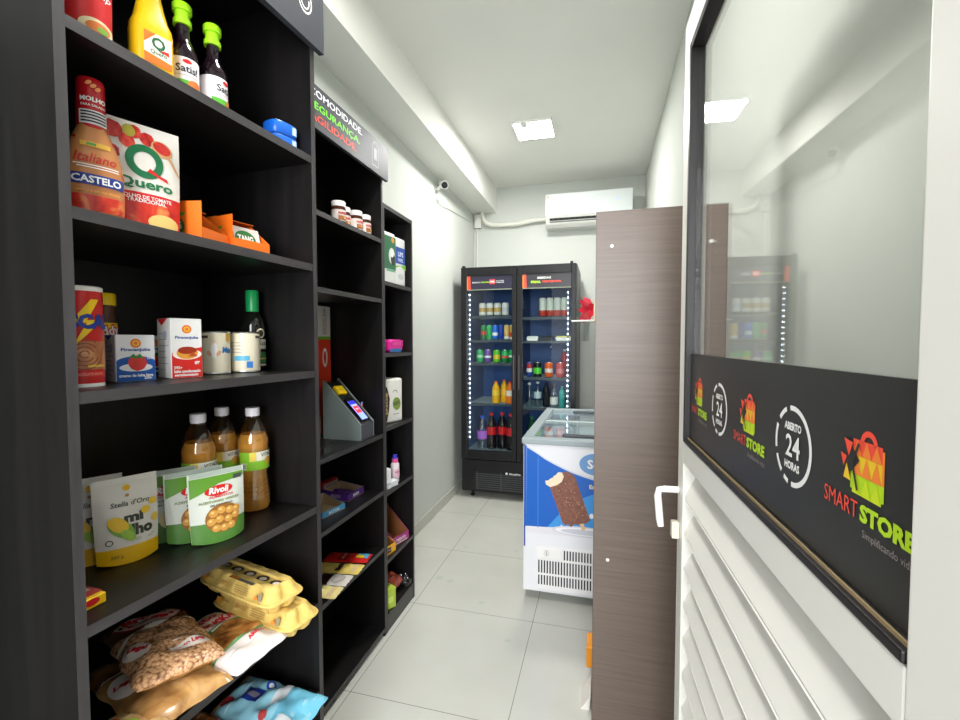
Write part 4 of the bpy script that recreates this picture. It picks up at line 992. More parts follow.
jar('olive_oil_bottle', 'dark olive oil bottle with bright green cap behind the milk tins', 'bottle', (-.915, 1.030, z), 52, [(.026, 0), (.030, .005), (.030, .115), (.027, .135), (.018, .152), (.0135, .162), (.0135, .20)], M((18, 20, 14), .08, 0, .6), ([(.0155, .158), (.016, .16), (.016, .18), (.0165, .18), (.0165, .212), (.015, .215), (0, .215)], M((24, 150, 80), .3)), None, None, dr_green)
# ------------------------------------------------------------------ fourth shelf
z = .9705
def d_corn(mb, p, w, h):
    yl = M((244, 190, 20), .35); gn = M((130, 180, 60), .4); tx = M((60, 66, 50), .4)
    mb.rect(-w*.5, w*.5, 0, h*.2, p, yl, 0, 12, 2); mb.disc(.0, h*.88, w*.06, h*.035, p, yl, .0006); mb.disc(0, h*.79, w*.035, h*.018, p, M((190, 140, 90), .4), .0006, 6)
    mb.text("Stella d'Oro", p, w*.05, h*.7, M((70, 80, 60), .4), w=w*.6, bold=.015, e=.0006, slant=.15)
    mb.text('mi', p, w*.08, h*.53, tx, w=w*.3, h=h*.11, bold=.05, e=.0008); mb.text('lho', p, w*.2, h*.38, tx, w=w*.34, h=h*.14, bold=.05, e=.0008)
    mb.disc(-w*.12, h*.42, w*.24, h*.085, p, gn, .001, 20, rot=-.75); mb.disc(-w*.16, h*.47, w*.18, h*.075, p, M((246, 200, 40), .4), .0014, 20, rot=-.75); mb.disc(-w*.02, h*.33, w*.14, h*.05, p, M((160, 200, 70), .4), .0018, 16, rot=-.8)
    mb.disc(w*.27, h*.58, w*.075, h*.045, p, M((244, 200, 50), .4), .001); mb.disc(w*.4, h*.66, w*.07, h*.04, p, M((244, 200, 50), .4), .001); mb.disc(w*.42, h*.46, w*.06, h*.05, p, M((244, 206, 80), .4), .001)
    mb.disc(-w*.3, h*.28, w*.055, h*.035, p, tx, .0008); mb.disc(-w*.3, h*.28, w*.04, h*.025, p, OFFW, .0011); mb.text('200 g', p, -w*.2, h*.1, M((120, 90, 20), .4), w=w*.18, e=.0008)
    mb.rect(w*.1, w*.4, h*.27, h*.277, p, M((150, 150, 140), .5), .0006); mb.rect(w*.1, w*.36, h*.25, h*.256, p, M((150, 150, 140), .5), .0006)
corn = M((232, 226, 216), .35)
pouch('corn_pouch', 'white and yellow corn pouch standing in front of the other corn pouch', 'pouch', .110, .172, .045, (-.938, .698, z), 66, corn, d_corn, M((236, 232, 222), .3), lean=.06, group='corn pouches')
pouch('corn_pouch', 'white and yellow corn pouch half hidden behind the front corn pouch', 'pouch', .110, .172, .045, (-1.0, .670, z), 62, corn, d_corn, M((236, 232, 222), .3), lean=.06, group='corn pouches')
def d_olive(kind):
    def f(mb, p, w, h):
        gn = M((96, 150, 46), .35)
        mb.rect(-w*.5, w*.5, 0, h*.3, p, M((84, 132, 56), .35), 0, 12, 3); mb.poly([(-w*.48, h*.93), (w*.48, h*.93), (w*.48, h*.86), (0, h*.82), (-w*.48, h*.66)], p, gn, .0004)
        mb.disc(.0, h*.73, w*.25, h*.07, p, RED, .0008, 20, rot=.05); mb.text('Rivoli', p, 0, h*.735, WHITE, w=w*.34, bold=.04, e=.0012, slant=.2); mb.text('ALIMENTOS', p, w*.03, h*.645, RED, w=w*.44, h=h*.03, bold=.02, e=.0008)
        mb.text('AZEITONAS VERDES', p, 0, h*.585, M((110, 130, 60), .4), w=w*.72, h=h*.035, bold=.02, e=.0008); mb.text('EM CONSERVA', p, w*.03, h*.53, M((80, 80, 70), .4), w=w*.4, h=h*.025, bold=.02, e=.0008)
        mb.rect(w*.28, w*.44, h*.84, h*.9, p, M((70, 76, 74), .4), .001, 2, 1)
        if kind == 0:
            mb.disc(w*.04, h*.34, w*.31, h*.2, p, M((150, 100, 40), .3), .0008, 24)
            for (a, b) in ((-.16, .42), (-.02, .45), (.13, .43), (-.2, .31), (-.06, .33), (.1, .31), (.24, .34), (-.12, .21), (.02, .2), (.15, .21), (.26, .42)):
                mb.disc(w*a+w*.03, h*b, w*.076, h*.052, p, M((206, 150, 70), .25), .0012, 14); mb.disc(w*a+w*.015, h*b+h*.015, w*.03, h*.018, p, M((232, 190, 116), .25), .0015, 10)
        else:
            mb.disc(w*.1, h*.33, w*.26, h*.16, p, M((226, 206, 150), .3), .0008, 22); mb.poly([(w*.0, h*.22), (w*.3, h*.24), (w*.22, h*.46)], p, M((206, 150, 70), .4), .0012)
    return f
film = M((214, 218, 206), .22)
pouch('olive_pouch', 'green and white olive pouch in front, olives seen through its window', 'pouch', .118, .158, .045, (-.838, .826, z), 66, film, d_olive(0), M((170, 182, 170), .2), lean=.05, group='olive pouches')
pouch('olive_pouch', 'green and white olive pouch in the middle of the three', 'pouch', .118, .158, .045, (-.890, .815, z), 62, film, d_olive(0), M((170, 182, 170), .2), lean=.05, group='olive pouches')
pouch('olive_pouch', 'rearmost green and white pouch with pasta picture, behind the olive pouches', 'pouch', .118, .158, .045, (-.950, .797, z), 58, film, d_olive(1), M((170, 182, 170), .2), lean=.05, group='olive pouches')
def oil(label, loc, rz):
    o = thing('oil_bottle', label, 'bottle', loc, rz, 'clear bottles of golden cooking oil')
    r = .041
    pr = [(.030, .0), (.038, .003), (.041, .012), (.0405, .04), (.036, .075), (.034, .095), (.036, .112), (.0355, .115), (.0375, .155), (.039, .165), (.0385, .175), (.040, .18), (.039, .19), (.033, .212), (.023, .235), (.016, .246), (.0145, .25), (.0145, .262)]
    m = MB().lathe(pr, OIL, 30)
    for k in range(5): m.lathe([(.0388-.001*abs(k-2), .03+.012*k), (.0402-.001*abs(k-2), .034+.012*k), (.0388-.001*abs(k-2), .038+.012*k)], OIL, 30, caps=False)
    m.build('bottle_body', o)
    li = MB().lathe([(r_*.93, z_+.001) for r_, z_ in pr[:12]]+[(.036, .17), (.0365, .188), (.03, .205)], OILFILL, 26); li.build('oil_fill', o)
    MB().lathe([(.0165, .252), (.0165, .2545), (.0175, .255), (.0175, .272), (.016, .274), (0, .274)], M((226, 222, 226), .4), 24).build('cap', o)
    p = CY(.0378, .0008); m = MB()
    m.rect(-.055, .055, .112, .160, p, M((140, 200, 50), .4), 0, 18, 1); m.rect(-.028, .055, .136, .160, p, M((238, 236, 220), .4), .0003, 14, 1); m.rect(-.028, -.012, .136, .16, p, M((246, 220, 90), .4), .0006, 4, 1)
    m.text('VITALIV', p, .02, .151, M((70, 90, 60), .4), w=.042, bold=.02, e=.0006); blob(m, .02, .134, .013, p, M((216, 170, 60), .4), .0009, 12, .15, .7); m.rect(-.05, -.036, .115, .132, p, OFFW, .0006, 3, 1)
    for k in range(5): m.rect(-.049+.0026*k, -.0478+.0026*k, .117, .13, p, BLACK, .0009)
    m.build('label', o)
    return o
o_ = oil('golden oil bottle on the right of the trio, nearest the shelf edge', (-.902, 1.008, z), 70)
dup(o_, (-.952, .885, z), 62, 'golden oil bottle on the left of the trio, behind the olive pouches')
dup(o_, (-.985, .990, z), 62, 'golden oil bottle in the middle at the back of the trio')
carton('candy_box', 'small yellow and red box lying at the left end of the pouch shelf', 'box', .045, .085, .018, (-.868, .553, z), 88, lambda mb, f, l, r, t: (mb.rect(.004, .046, .01, .09, t, M((176, 60, 60), .4)), mb.rect(.01, .04, .03, .07, t, M((214, 190, 160), .4), .0004), mb.disc(0, .011, .012, .006, f, RED), mb.disc(.03, .011, .01, .006, r, RED), mb.disc(.07, .011, .012, .006, r, RED)), M((246, 196, 20), .4))
tag(MB().box(-.02, .02, -.04, .04, 0, .03, M((196, 30, 34), .3), .008, 3).build('red_packet', loc=(-.97, .565, z), rz=0), 'small red packet at the far left behind the corn pouches', 'packet')
# ------------------------------------------------------------------ fifth shelf
z = .7005
def d_beans(mb, p, w, l):
    mb.rect(-w*.5, w*.5, -l*.5, l*.16, p, BEANS, .0004, 20, 20)
    wl = M((238, 228, 216), .35)
    # white outlined edge of the window
    pts = [(-w*.5, l*.02), (-w*.34, l*.11), (-w*.12, l*.16), (w*.12, l*.165), (w*.2, l*.2), (w*.28, l*.165), (w*.5, l*.16)]
    for (a, b), (c, d) in zip(pts, pts[1:]): mb.poly([(a, b-.004), (c, d-.004), (c, d+.006), (a, b+.006)], p, wl, .0014)
    mb.rect(-w*.5, w*.5, l*.17, l*.5, p, BROWNFILM, .0006, 20, 8)
    mb.disc(-w*.02, l*.32, w*.42, l*.125, p, M((206, 40, 50), .35), .0014, 26); mb.disc(-w*.02, l*.32, w*.40, l*.115, p, wl, .0018, 26)
    mb.text('Broto', p, -w*.04, l*.365, M((206, 30, 44), .35), w=w*.54, h=l*.08, bold=.06, e=.0022); mb.text('Legal', p, 0, l*.28, M((206, 30, 44), .35), w=w*.58, h=l*.09, bold=.06, e=.0022); mb.text('CARIOCA', p, w*.02, l*.182, OFFW, w=w*.3, h=l*.025, bold=.03, e=.0018)
    mb.disc(-w*.33, -l*.1, w*.15, l*.1, p, wl, .0016, 18); mb.text('Legal', p, -w*.33, -l*.1, M((206, 30, 44), .35), w=w*.22, bold=.05, e=.0022, rot=-.5)
    mb.rect(-w*.05, w*.4, -l*.33, -l*.25, p, wl, .0014, 8, 2); mb.text('Broto Legal', p, w*.17, -l*.29, M((206, 30, 44), .35), w=w*.38, bold=.04, e=.0018)
    mb.rect(-.0+w*.02, w*.34, -l*.2, -l*.185, p, wl, .0014, 6, 1)
GB = mottle('beans_film', [(150, 106, 60), (188, 142, 86), (214, 172, 112)], 16, .2)
pillow('bean_bag', 'upper bag of beans with white oval label on the two-bag stack', 'bag', .155, .265, .05, (-.905, .735, z+.047), 66, GB, d_beans, ry=4, group='bags of beans')
def d_beans_back(mb, p, w, l):
    wl = M((238, 228, 216), .35)
    mb.rect(-w*.5, w*.5, l*.2, l*.5, p, BROWNFILM, .0006, 20, 8); mb.rect(-w*.5, w*.5, l*.185, l*.205, p, wl, .001, 14, 1)
    mb.disc(-w*.33, l*.02, w*.15, l*.12, p, wl, .0012, 18); mb.text('Legal', p, -w*.33, l*.02, M((206, 30, 44), .35), w=w*.22, bold=.05, e=.0016, rot=-.5)
pillow('bean_bag', 'lower bag of beans squeezed under the other bean bag', 'bag', .16, .28, .045, (-.885, .705, z), 76, GB, d_beans_back, group='bags of beans')
def d_pasta(mb, p, w, l):
    wh = M((240, 232, 226), .3); rr = M((206, 44, 50), .35)
    mb.rect(-w*.5, w*.5, -l*.2, l*.1, p, PASTA, .0005, 20, 10)
    mb.rect(-w*.5, w*.5, l*.1, l*.135, p, M((80, 150, 90), .35), .0008, 16, 1); mb.rect(-w*.48, w*.3, l*.11, l*.125, p, wh, .001, 12, 1)
    mb.text('ARROZ', p, 0, l*.33, rr, w=w*.7, h=l*.085, bold=.05, e=.0012); mb.text('ALBARUSKA', p, 0, l*.21, rr, w=w*.88, h=l*.095, bold=.05, e=.0012)
    mb.rect(-w*.5, w*.5, -l*.225, -l*.2, p, M((110, 170, 110), .35), .0008, 16, 1); mb.text('ARROZ', p, w*.18, -l*.28, rr, w=w*.3, bold=.04, e=.0012)
    mb.rect(-w*.4, w*.1, -l*.33, -l*.325, p, M((170, 160, 150), .4), .001, 8, 1)
pillow('rice_bag', 'white bag with red lettering and golden food picture beside the bean bags', 'bag', .15, .25, .042, (-.845, .842, z), 84, M((236, 226, 222), .3), d_pasta, group=None)
def d_front(mb, p, w, l):
    mb.rect(-w*.5, w*.2, l*.2, l*.5, p, M((206, 36, 34), .3), .0006, 12, 6); mb.arc(w*.0, l*.1, w*.22, .006, p, M((120, 190, 40), .3), -.6, 3.6, 22, .0016, l*.2); mb.rect(-w*.3, w*.2, -.02, .0, p, M((214, 180, 110), .3), .001, 6, 1)
pillow('snack_bag', 'beige bag with red corner and green ring at the near end of the bean shelf', 'bag', .11, .155, .04, (-.79, .575, z), 95, mottle('beige_snack', [(176, 134, 84), (206, 168, 112), (226, 196, 150)], 24, .3), d_front)
def egg_carton(label, loc, rz, holes, flat=False):
    o = thing('egg_carton', label, 'egg carton', loc, rz, 'yellow egg cartons')
    l, w, h = .285, .108, .066; nx, ny = 72, 26
    def bump(a, n, amp): return amp*(.5+.5*cos(2*PI*a*n))
    # bottom: cups; top: tapered lid with a dished row
    def ring(k, t):                                       # outline with scalloped sides
        P = []; N_ = 96
        for i in range(N_):
            a = 2*PI*i/N_; c, s = cos(a), sin(a); n = 6; f = (abs(c)**n+abs(s)**n)**(-1/n); x, y = c*f, s*f
            sc_ = bump(x*.5+.5, 5, .011) if abs(y) > .9 else (bump(y*.5+.5, 2, .011) if abs(x) > .9 else 0)
            P.append((x*(l/2-k)-(sc_*t*(1 if x > 0 else -1) if abs(x) > .9 and abs(y) <= .9 else 0), y*(w/2-k)-(sc_*t*(1 if y > 0 else -1) if abs(y) > .9 else 0), x))
        return P
    b = MB(); V = []
    prof = [(.020, 0, 1), (.012, .008, 1), (.004, .026, .6), (-.003, .0300, 0), (-.003, .0325, 0)]
    for k, zz, t in prof: V += [(x, y, zz) for x, y, _ in ring(k, t)]
    n = len(prof); N_ = 96
    b.add(V, [(i*N_+q, i*N_+(q+1) % N_, (i+1)*N_+(q+1) % N_, (i+1)*N_+q) for i in range(n-1) for q in range(N_)]+[tuple(range(N_))[::-1], tuple((n-1)*N_+q for q in range(N_))], EGGPULP, True)
    b.build('tray', o)
    t = MB(); V = []
    prof = [(-.004, .0327, 0), (-.003, .0345, 0), (.002, .036, .5), (.010, .05, 1), (.016, .061, .6), (.022, .065, .2)]
    for k, zz, q in prof: V += [(x, y, zz) for x, y, _ in ring(k, q)]
    n = len(prof)
    t.add(V, [(i*N_+q, i*N_+(q+1) % N_, (i+1)*N_+(q+1) % N_, (i+1)*N_+q) for i in range(n-1) for q in range(N_)]+[tuple(range(N_))[::-1]], EGGPULP, True)
    top = V[(n-1)*N_:]; lv = [(x*.97, y*.5, z_-.001) for x, y, z_ in top]
    t.add(top+lv, [(q, (q+1) % N_, N_+(q+1) % N_, N_+q) for q in range(N_)], EGGPULP, True); lv2 = [(x*.97, y*.9, z_-.006) for x, y, z_ in lv]
    t.add(lv+lv2, [(q, (q+1) % N_, N_+(q+1) % N_, N_+q) for q in range(N_)], EGGPULP, True); t.add(lv2, [tuple(range(N_))], EGGPULP)
    m = t
    if holes:
        p = PL((0, 0, .0582), (1, 0, 0), (0, 1, 0))
        for k in range(5): m.disc(-.1+.05*k, 0, .019, .013, p, BLACK, .0, 18)
        for k in range(5): m.disc(-.097+.05*k, -.002, .011, .0075, p, M((236, 222, 206), .5), .0006, 14)
        p2 = PL((0, -.040, .0645), (1, 0, 0), (0, 1, 0)); tk = M((120, 96, 60), .6)
        m.rect(-.02, .07, -.004, .006, p2, M((120, 118, 100), .6), .0012)
        m.rect(-.02, .012, -.004, .006, p2, M((226, 140, 50), .5), .0016)
    ps = PL((0, -.0520, .038), (1, 0, 0), (0, .34, .94)); tk = M((150, 118, 66), .6)
    m.text('OVOS', ps, -.03, .012, M((176, 120, 60), .5), w=.036, h=.009, bold=.02, e=.0012); m.rect(.1, .112, .002, .02, ps, M((150, 140, 110), .6), .0012); m.rect(.085, .097, .002, .01, ps, M((230, 140, 60), .5), .0012)
    for k in range(4): m.rect(.01, .06, .003+.005*k, .0045+.005*k, ps, tk, .0012)
    m.rect(-.12, -.1, .004, .018, ps, M((226, 160, 60), .5), .0012); m.text('GRANDES', ps, -.09, .014, tk, w=.03, bold=.02, e=.0012)
    t.build('lid', o)
    return o
egg_carton('lower yellow egg carton of the stack', (-.838, .966, z), -11, False)
egg_carton('upper yellow egg carton with holes in its lid', (-.866, .948, z+.0665), -13, True)
# ------------------------------------------------------------------ sixth shelf
z = .4505
def d_blue(kind):
    def f(mb, p, w, l):
        wh = M((232, 238, 242), .3)
        mb.rect(-w*.5, w*.5, -l*.5, -l*.15, p, M((120, 200, 228), .25), .0005, 16, 6); mb.rect(-w*.14, w*.16, l*.1, l*.3, p, M((36, 58, 150), .3), .0014, 6, 6); mb.rect(-w*.06, w*.08, l*.14, l*.24, p, M((170, 160, 190), .3), .0018, 4, 3); mb.rect(-w*.42, w*.44, l*.32, l*.325, p, wh, .0012, 10, 1); mb.rect(-w*.42, -w*.2, -l*.4, -l*.2, p, wh, .0012, 5, 4)
        mb.disc(w*.28, l*.1, w*.09, l*.05, p, M((40, 70, 170), .3), .0014); mb.disc(w*.28, l*.1, w*.05, l*.025, p, wh, .0018)
        mb.disc(-w*.2, l*.40, w*.12, l*.05, p, M((170, 50, 60), .3), .0014); mb.disc(-w*.3, -l*.06, w*.08, l*.035, p, M((176, 60, 60), .3), .0014)
        mb.rect(-w*.1, w*.4, -l*.12, -l*.02, p, wh, .0012, 8, 3); mb.rect(-w*.5, w*.5, l*.44, l*.5, p, M((196, 150, 90), .3), .001, 10, 2)
        if kind: mb.disc(0, -l*.3, w*.3, l*.08, p, M((226, 180, 120), .3), .0014, rot=.4); mb.rect(-w*.5, w*.5, l*.1, l*.5, p, SNACK, .002, 12, 6); mb.text('Wickbold', p, 0, 0, M((60, 100, 190), .3), w=w*.5, bold=.03, e=.0022)
    return f
LB = M((150, 208, 226), .22)
pillow('snack_bag', 'blue and white packet with dark blue square at the right of the lowest visible shelf', 'bag', .15, .25, .045, (-.825, .955, z), 92, LB, d_blue(0), .006, rx=4)
pillow('snack_bag', 'light blue packet with toasted snack picture beside the other blue packet', 'bag', .14, .25, .05, (-.875, .815, z), 84, M((110, 190, 226), .22), d_blue(1), .006)
# ------------------------------------------------------------------ middle unit
z = 1.8965
def spread_jar(label, loc, rz):
    def dr(m):
        p = CY(.0302, .0006); m.text('nutella', p, 0, .052, M((206, 34, 40), .4), w=.042, bold=.04, e=.0006); m.rect(-.02, .02, .022, .04, p, M((176, 110, 60), .4), .0004, 8, 1); m.disc(.008, .033, .008, .006, p, M((214, 170, 110), .4), .0008)
    return jar('spread_jar', label, 'jar', loc, rz, [(.026, 0), (.0295, .005), (.0295, .07), (.026, .083)], M((78, 38, 24), .15), ([(.0285, .079), (.0285, .098), (.0265, .101), (0, .101)], M((238, 234, 232), .4)), (.0302, .018, .064, M((232, 222, 216), .4)), 'hazelnut spread jars', dr, 24, 'lid')
j_ = spread_jar('nearest jar of brown spread with white lid, top shelf of the middle unit', (-1.060, 1.685, z), 70)
dup(j_, (-1.085, 1.765, z), 60, 'second jar of brown spread from the left, set further back')
dup(j_, (-1.063, 1.828, z), 75, 'third jar of brown spread from the left on its shelf')
dup(j_, (-1.060, 1.899, z), 80, 'farthest jar of brown spread at the right end of its shelf')
z = .985
def d_poster(mb, f, l, r, t):
    h = .575; w = .12
    mb.rect(-w/2+.001, w/2-.001, .002, .445, f, M((220, 62, 34), .4)); mb.rect(-w/2+.001, w/2-.001, .445, .459, f, M((110, 176, 40), .4), .0002); mb.disc(.012, .36, .02, .045, f, OFFW, .0004); mb.disc(.012, .36, .011, .03, f, M((220, 62, 34), .4), .0007)
    mb.rect(.0, .03, .47, .56, f, M((200, 50, 60), .4), .0003); mb.rect(.003, .027, .473, .557, f, OFFW, .0006)
    mb.text('PROMO', f, .015, .515, M((90, 60, 60), .4), w=.075, h=.014, rot=PI/2, e=.0009); mb.text('HORA', f, .012, .577, DARK, w=.03, h=.012, rot=PI/2, bold=.03)
carton('price_board', 'tall orange and white standing board behind the card terminal', 'sign', .12, .014, .60, (-1.266, 1.858, z), 90, d_poster, M((228, 224, 218), .4))
def terminal():
    o = thing('payment_stand', 'grey wedge-shaped stand holding the card payment terminal', 'payment terminal', (-1.110, 1.826, z), 0)
    gs = M((138, 150, 148), .3); dk = M((74, 76, 82), .4); w = .06
    def out(t): return [(-.092, 0), (.094, 0), (.094, .072), (-.085, .262), (-.092, .262)]
    MB().prism(out(0), -w, -w+.006, gs, 'xz').build('side_plate', o); MB().prism(out(0), w-.006, w, gs, 'xz').build('side_plate', o)
    MB().box(.084, .094, -w+.006, w-.006, 0, .068, dk).build('front_plate', o)
    sl = MB(); ex = Vector((-.179, 0, .19)).normalized()
    sl.prism([(.092, .066), (-.083, .252), (-.088, .247), (.087, .061)], -w+.006, w-.006, M((26, 27, 30), .4), 'xz'); sl.build('sloped_top', o)
    p = PL((.092, 0, .067), (0, 1, 0), ex, .001)
    s = MB(); s.rect(-.028, .03, .018, .142, p, BLACK, .006)
    V = [p(a, b, e) for e in (0, .006) for a, b in ((-.03, .015), (.032, .015), (.032, .145), (-.03, .145))]
    s.add(V, [(0, 1, 5, 4), (1, 2, 6, 5), (2, 3, 7, 6), (3, 0, 4, 7)], BLACK)
    t = s.build('card_terminal', o)
    s = MB(); sb = M((120, 140, 240), .2, 0, .5, 1.3)
    s.rect(-.024, .026, .022, .128, p, sb, .0068); s.rect(-.024, .026, .108, .128, p, M((50, 50, 190), .2, 0, .5, .8), .0074); s.rect(-.02, .022, .058, .098, p, M((214, 60, 70), .2, 0, .5, .8), .0074); s.text('PIX', p, .001, .08, WHITE, w=.02, bold=.04, e=.0078)
    s.build('screen', t)
    s = MB(); V = [p(a, b, e) for e in (0, .012) for a, b in ((-.04, .175), (.018, .17), (.022, .215), (-.036, .22))]
    s.add(V, [(4, 5, 6, 7), (0, 1, 5, 4), (1, 2, 6, 5), (2, 3, 7, 6), (3, 0, 4, 7)], M((246, 206, 24), .4)); s.text('PAGUE AQUI', p, -.009, .195, M((120, 90, 20), .4), w=.045, h=.007, e=.0128); s.build('yellow_tag', o)
    MB().box(.046, .054, .03, .034, .14, .16, CHROME, .001).build('card_slot', o)
terminal()
def acrylic():
    o = MB(); o.box(-.0015, .0015, -.05, .05, 0, .13, CLEAR); o.box(.0015, .05, -.05, .05, 0, .003, CLEAR); o.box(.0475, .05, -.05, .05, .003, .04, CLEAR)
    tag(o.build('acrylic_holder', loc=(-1.08, 1.545, z), rz=20), 'clear acrylic holder beside the payment stand', 'holder')
acrylic()
def open_box(name, label, w, d, h, loc, rz, col, inner=CARD, front=None, group=None, print_=None, back=None):
    """display box, open on top, front lower than the back"""
    o = thing(name, label, 'box', loc, rz, group); t = .002; fh = front or h; bh = back or h; b = MB()
    b.box(-w/2, w/2, -d/2, d/2, 0, t, inner); b.box(-w/2, w/2, -d/2, -d/2+t, t, fh, col); b.box(-w/2, w/2, d/2-t, d/2, t, bh, col)
    for s in (-1, 1): b.prism([(-d/2+t, t), (d/2-t, t), (d/2-t, bh), (-d/2+t, fh)], s*w/2, s*(w/2-t), col, 'yz')
    b.box(-w/2+t, w/2-t, d/2-t*1.6, d/2-t*1.05, t, bh-.001, inner); b.box(-w/2+t, w/2-t, -d/2+t*1.05, -d/2+t*1.6, t, fh-.001, inner)
    for s in (-1, 1): b.prism([(-d/2+t*2, t), (d/2-t*2, t), (d/2-t*2, bh-.001), (-d/2+t*2, fh-.001)], s*(w/2-t*1.05), s*(w/2-t*1.6), inner, 'yz')
    b.build('box_body', o)
    if print_:
        m = MB(); print_(m, FR(-d/2), PL((-w/2, d/2, 0), (0, -1, 0), (0, 0, 1)), w, d, fh); m.build('print', o)
    return o
z = .7115
PUR = M((110, 60, 160), .4)
bx = open_box('candy_display_box', 'open purple cardboard display box with a few sweets', .135, .13, .045, (-1.142, 1.828, z), 88, PUR, M((176, 150, 120), .8), .03, None, lambda m, f, l, w, d, h: (m.text('BIS', f, 0, .015, WHITE, w=.05, h=.014, bold=.05), m.text('BIS', l, .07, .02, M((206, 180, 226), .4), w=.05, h=.016, bold=.05)))
for k in range(3):
    tag(MB().box(-.03, .03, -.012, .012, 0, .018, M((90, 40, 140), .3), .004).build('wrapped_sweet', loc=(-1.175+.034*k, 1.85-.015*k, z+.0025), rz=30*k), ['rear purple wrapped sweet in the open purple box', 'middle purple wrapped sweet in the open purple box', 'front purple wrapped sweet in the open purple box'][k], 'sweet', 'sweets in the purple box')
carton('red_white_box', 'red and white box standing behind the purple display box', 'box', .115, .03, .052, (-1.252, 1.868, z), 84, lambda mb, f, l, r, t: (mb.rect(-.045, .055, .006, .044, f, M((230, 222, 216), .4)), mb.text('KITKAT', f, .005, .025, M((206, 60, 50), .4), w=.07, h=.014)), M((206, 44, 40), .4))
open_box('candy_display_box', 'open light blue cardboard display box, empty, at the left of its shelf', .13, .12, .05, (-1.120, 1.635, z), 80, M((70, 160, 214), .4), M((196, 170, 136), .8), .022, None, lambda m, f, l, w, d, h: m.text('BATOM', f, 0, .011, WHITE, w=.06, h=.011, bold=.04), .05)
z = .436
def bar(label, loc, rz, col, draw, w=.085, l=.20, th=.014, rx=0):
    return pillow('chocolate_bar', label, 'chocolate bar', w, l, th, loc, rz, col, draw, .001, rx=rx, group='chocolate bars on the middle unit')
def d_bar1(mb, p, w, l): mb.rect(-w*.4, w*.4, -l*.05, l*.2, p, M((150, 24, 28), .3), .0006, 6, 4); mb.text('GAROTO', p, -w*.0, l*.08, M((240, 220, 180), .4), w=w*.6, bold=.03, e=.0012); mb.rect(-w*.1, w*.4, -l*.45, -l*.2, p, M((70, 170, 210), .3), .0006, 4, 4); mb.disc(.0, -l*.28, .015, .02, p, YELLOW, .0012)
def d_bar2(mb, p, w, l): mb.text('talento', p, 0, 0, M((70, 40, 30), .4), w=w*.8, h=.03, bold=.05, e=.0008); mb.rect(-w*.4, w*.4, -l*.4, -l*.3, p, M((226, 200, 150), .4), .0006, 5, 3)
def d_bar3(mb, p, w, l): mb.rect(-w*.5, w*.5, -l*.1, l*.5, p, M((60, 34, 30), .3), .0006, 8, 8); mb.text('talento', p, 0, l*.2, M((236, 226, 214), .4), w=w*.7, h=.026, bold=.05, e=.0012); mb.disc(.0, -l*.25, w*.4, l*.14, p, M((186, 180, 174), .4), .0008)
bar('red chocolate bar with blue corner, farthest on its shelf', (-1.10, 1.790, z), 100, M((206, 36, 34), .3), d_bar1)
bar('yellow chocolate bar lying next to the red one', (-1.085, 1.695, z), 98, M((236, 208, 110), .3), d_bar2)
bar('dark brown and white chocolate bar between the yellow ones', (-1.085, 1.603, z), 96, M((226, 220, 212), .3), d_bar3)
bar('pale yellow chocolate bar nearest the egg cartons', (-1.075, 1.512, z), 97, M((240, 224, 150), .3), d_bar2)

# ------------------------------------------------------------------ far unit
z = 1.7085
def d_towel(kind):
    def f(mb, p, w, h):
        if kind == 0:
            mb.rect(-w*.5, w*.5, h*.28, h*.92, p, M((44, 112, 76), .35), 0, 10, 6); mb.disc(.02, h*.55, .028, .04, p, OFFW, .0008); mb.disc(.03, h*.48, .02, .03, p, M((50, 50, 50), .4), .0012); mb.disc(.02, h*.6, .018, .02, p, WHITE, .0015); mb.disc(.03, h*.86, .014, .014, p, M((226, 150, 60), .4), .0008); mb.rect(-.03, .05, h*.24, h*.29, p, M((120, 176, 140), .4), .0008, 6, 1)
        else:
            mb.rect(-w*.44, w*.44, h*.46, h*.80, p, M((34, 76, 170), .35), .0004, 10, 4); mb.text('LIPS', p, 0, h*.66, M((210, 214, 236), .4), w=w*.5, h=h*.1, bold=.04, e=.0012); mb.text('PAPEL', p, 0, h*.54, M((210, 214, 236), .4), w=w*.5, h=h*.07, bold=.03, e=.0012)
            mb.poly([(-w*.48, h*.4), (w*.48, h*.46), (w*.48, h*.34), (0, h*.42), (-w*.48, h*.36)], p, M((130, 196, 60), .4), .0012)
            mb.disc(0, h*.2, w*.25, h*.06, p, M((206, 210, 206), .4), .0008)
    return f
def pack(name, label, w, d, h, loc, rz, base, draw, group=None):
    mb = MB().box(-w/2, w/2, -d/2, d/2, 0, h, base, .014, 4, smooth=True); draw(mb, FR(-d/2, .0005), w, h)
    return tag(mb.build(name, loc=loc, rz=rz), label, 'paper roll pack', group)
pack('paper_roll_pack', 'green and white paper roll pack with a white animal face on the far unit', .115, .1, .255, (-1.075, 2.085, z), 84, M((232, 232, 228), .4), d_towel(0))
pack('paper_roll_pack', 'white paper roll pack with blue square label, upper shelf of the far unit', .105, .1, .25, (-1.072, 2.205, z), 84, M((232, 232, 230), .4), d_towel(1))
z = 1.3645
def d_pink(mb, f, l, r, t):
    mb.rect(-.05, .07, .03, .062, f, M((236, 50, 160), .35), .0003); mb.rect(-.07, .05, .0015, .02, f, M((50, 110, 170), .35), .0003); mb.text('ALWAYS', f, 0, .046, M((246, 200, 226), .4), w=.09, h=.014, bold=.03)
carton('pink_packet', 'bright pink soft packet on the third shelf of the far unit', 'packet', .15, .08, .066, (-1.07, 2.165, z), 88, d_pink, M((226, 40, 150), .35), .012)
z = 1.0065
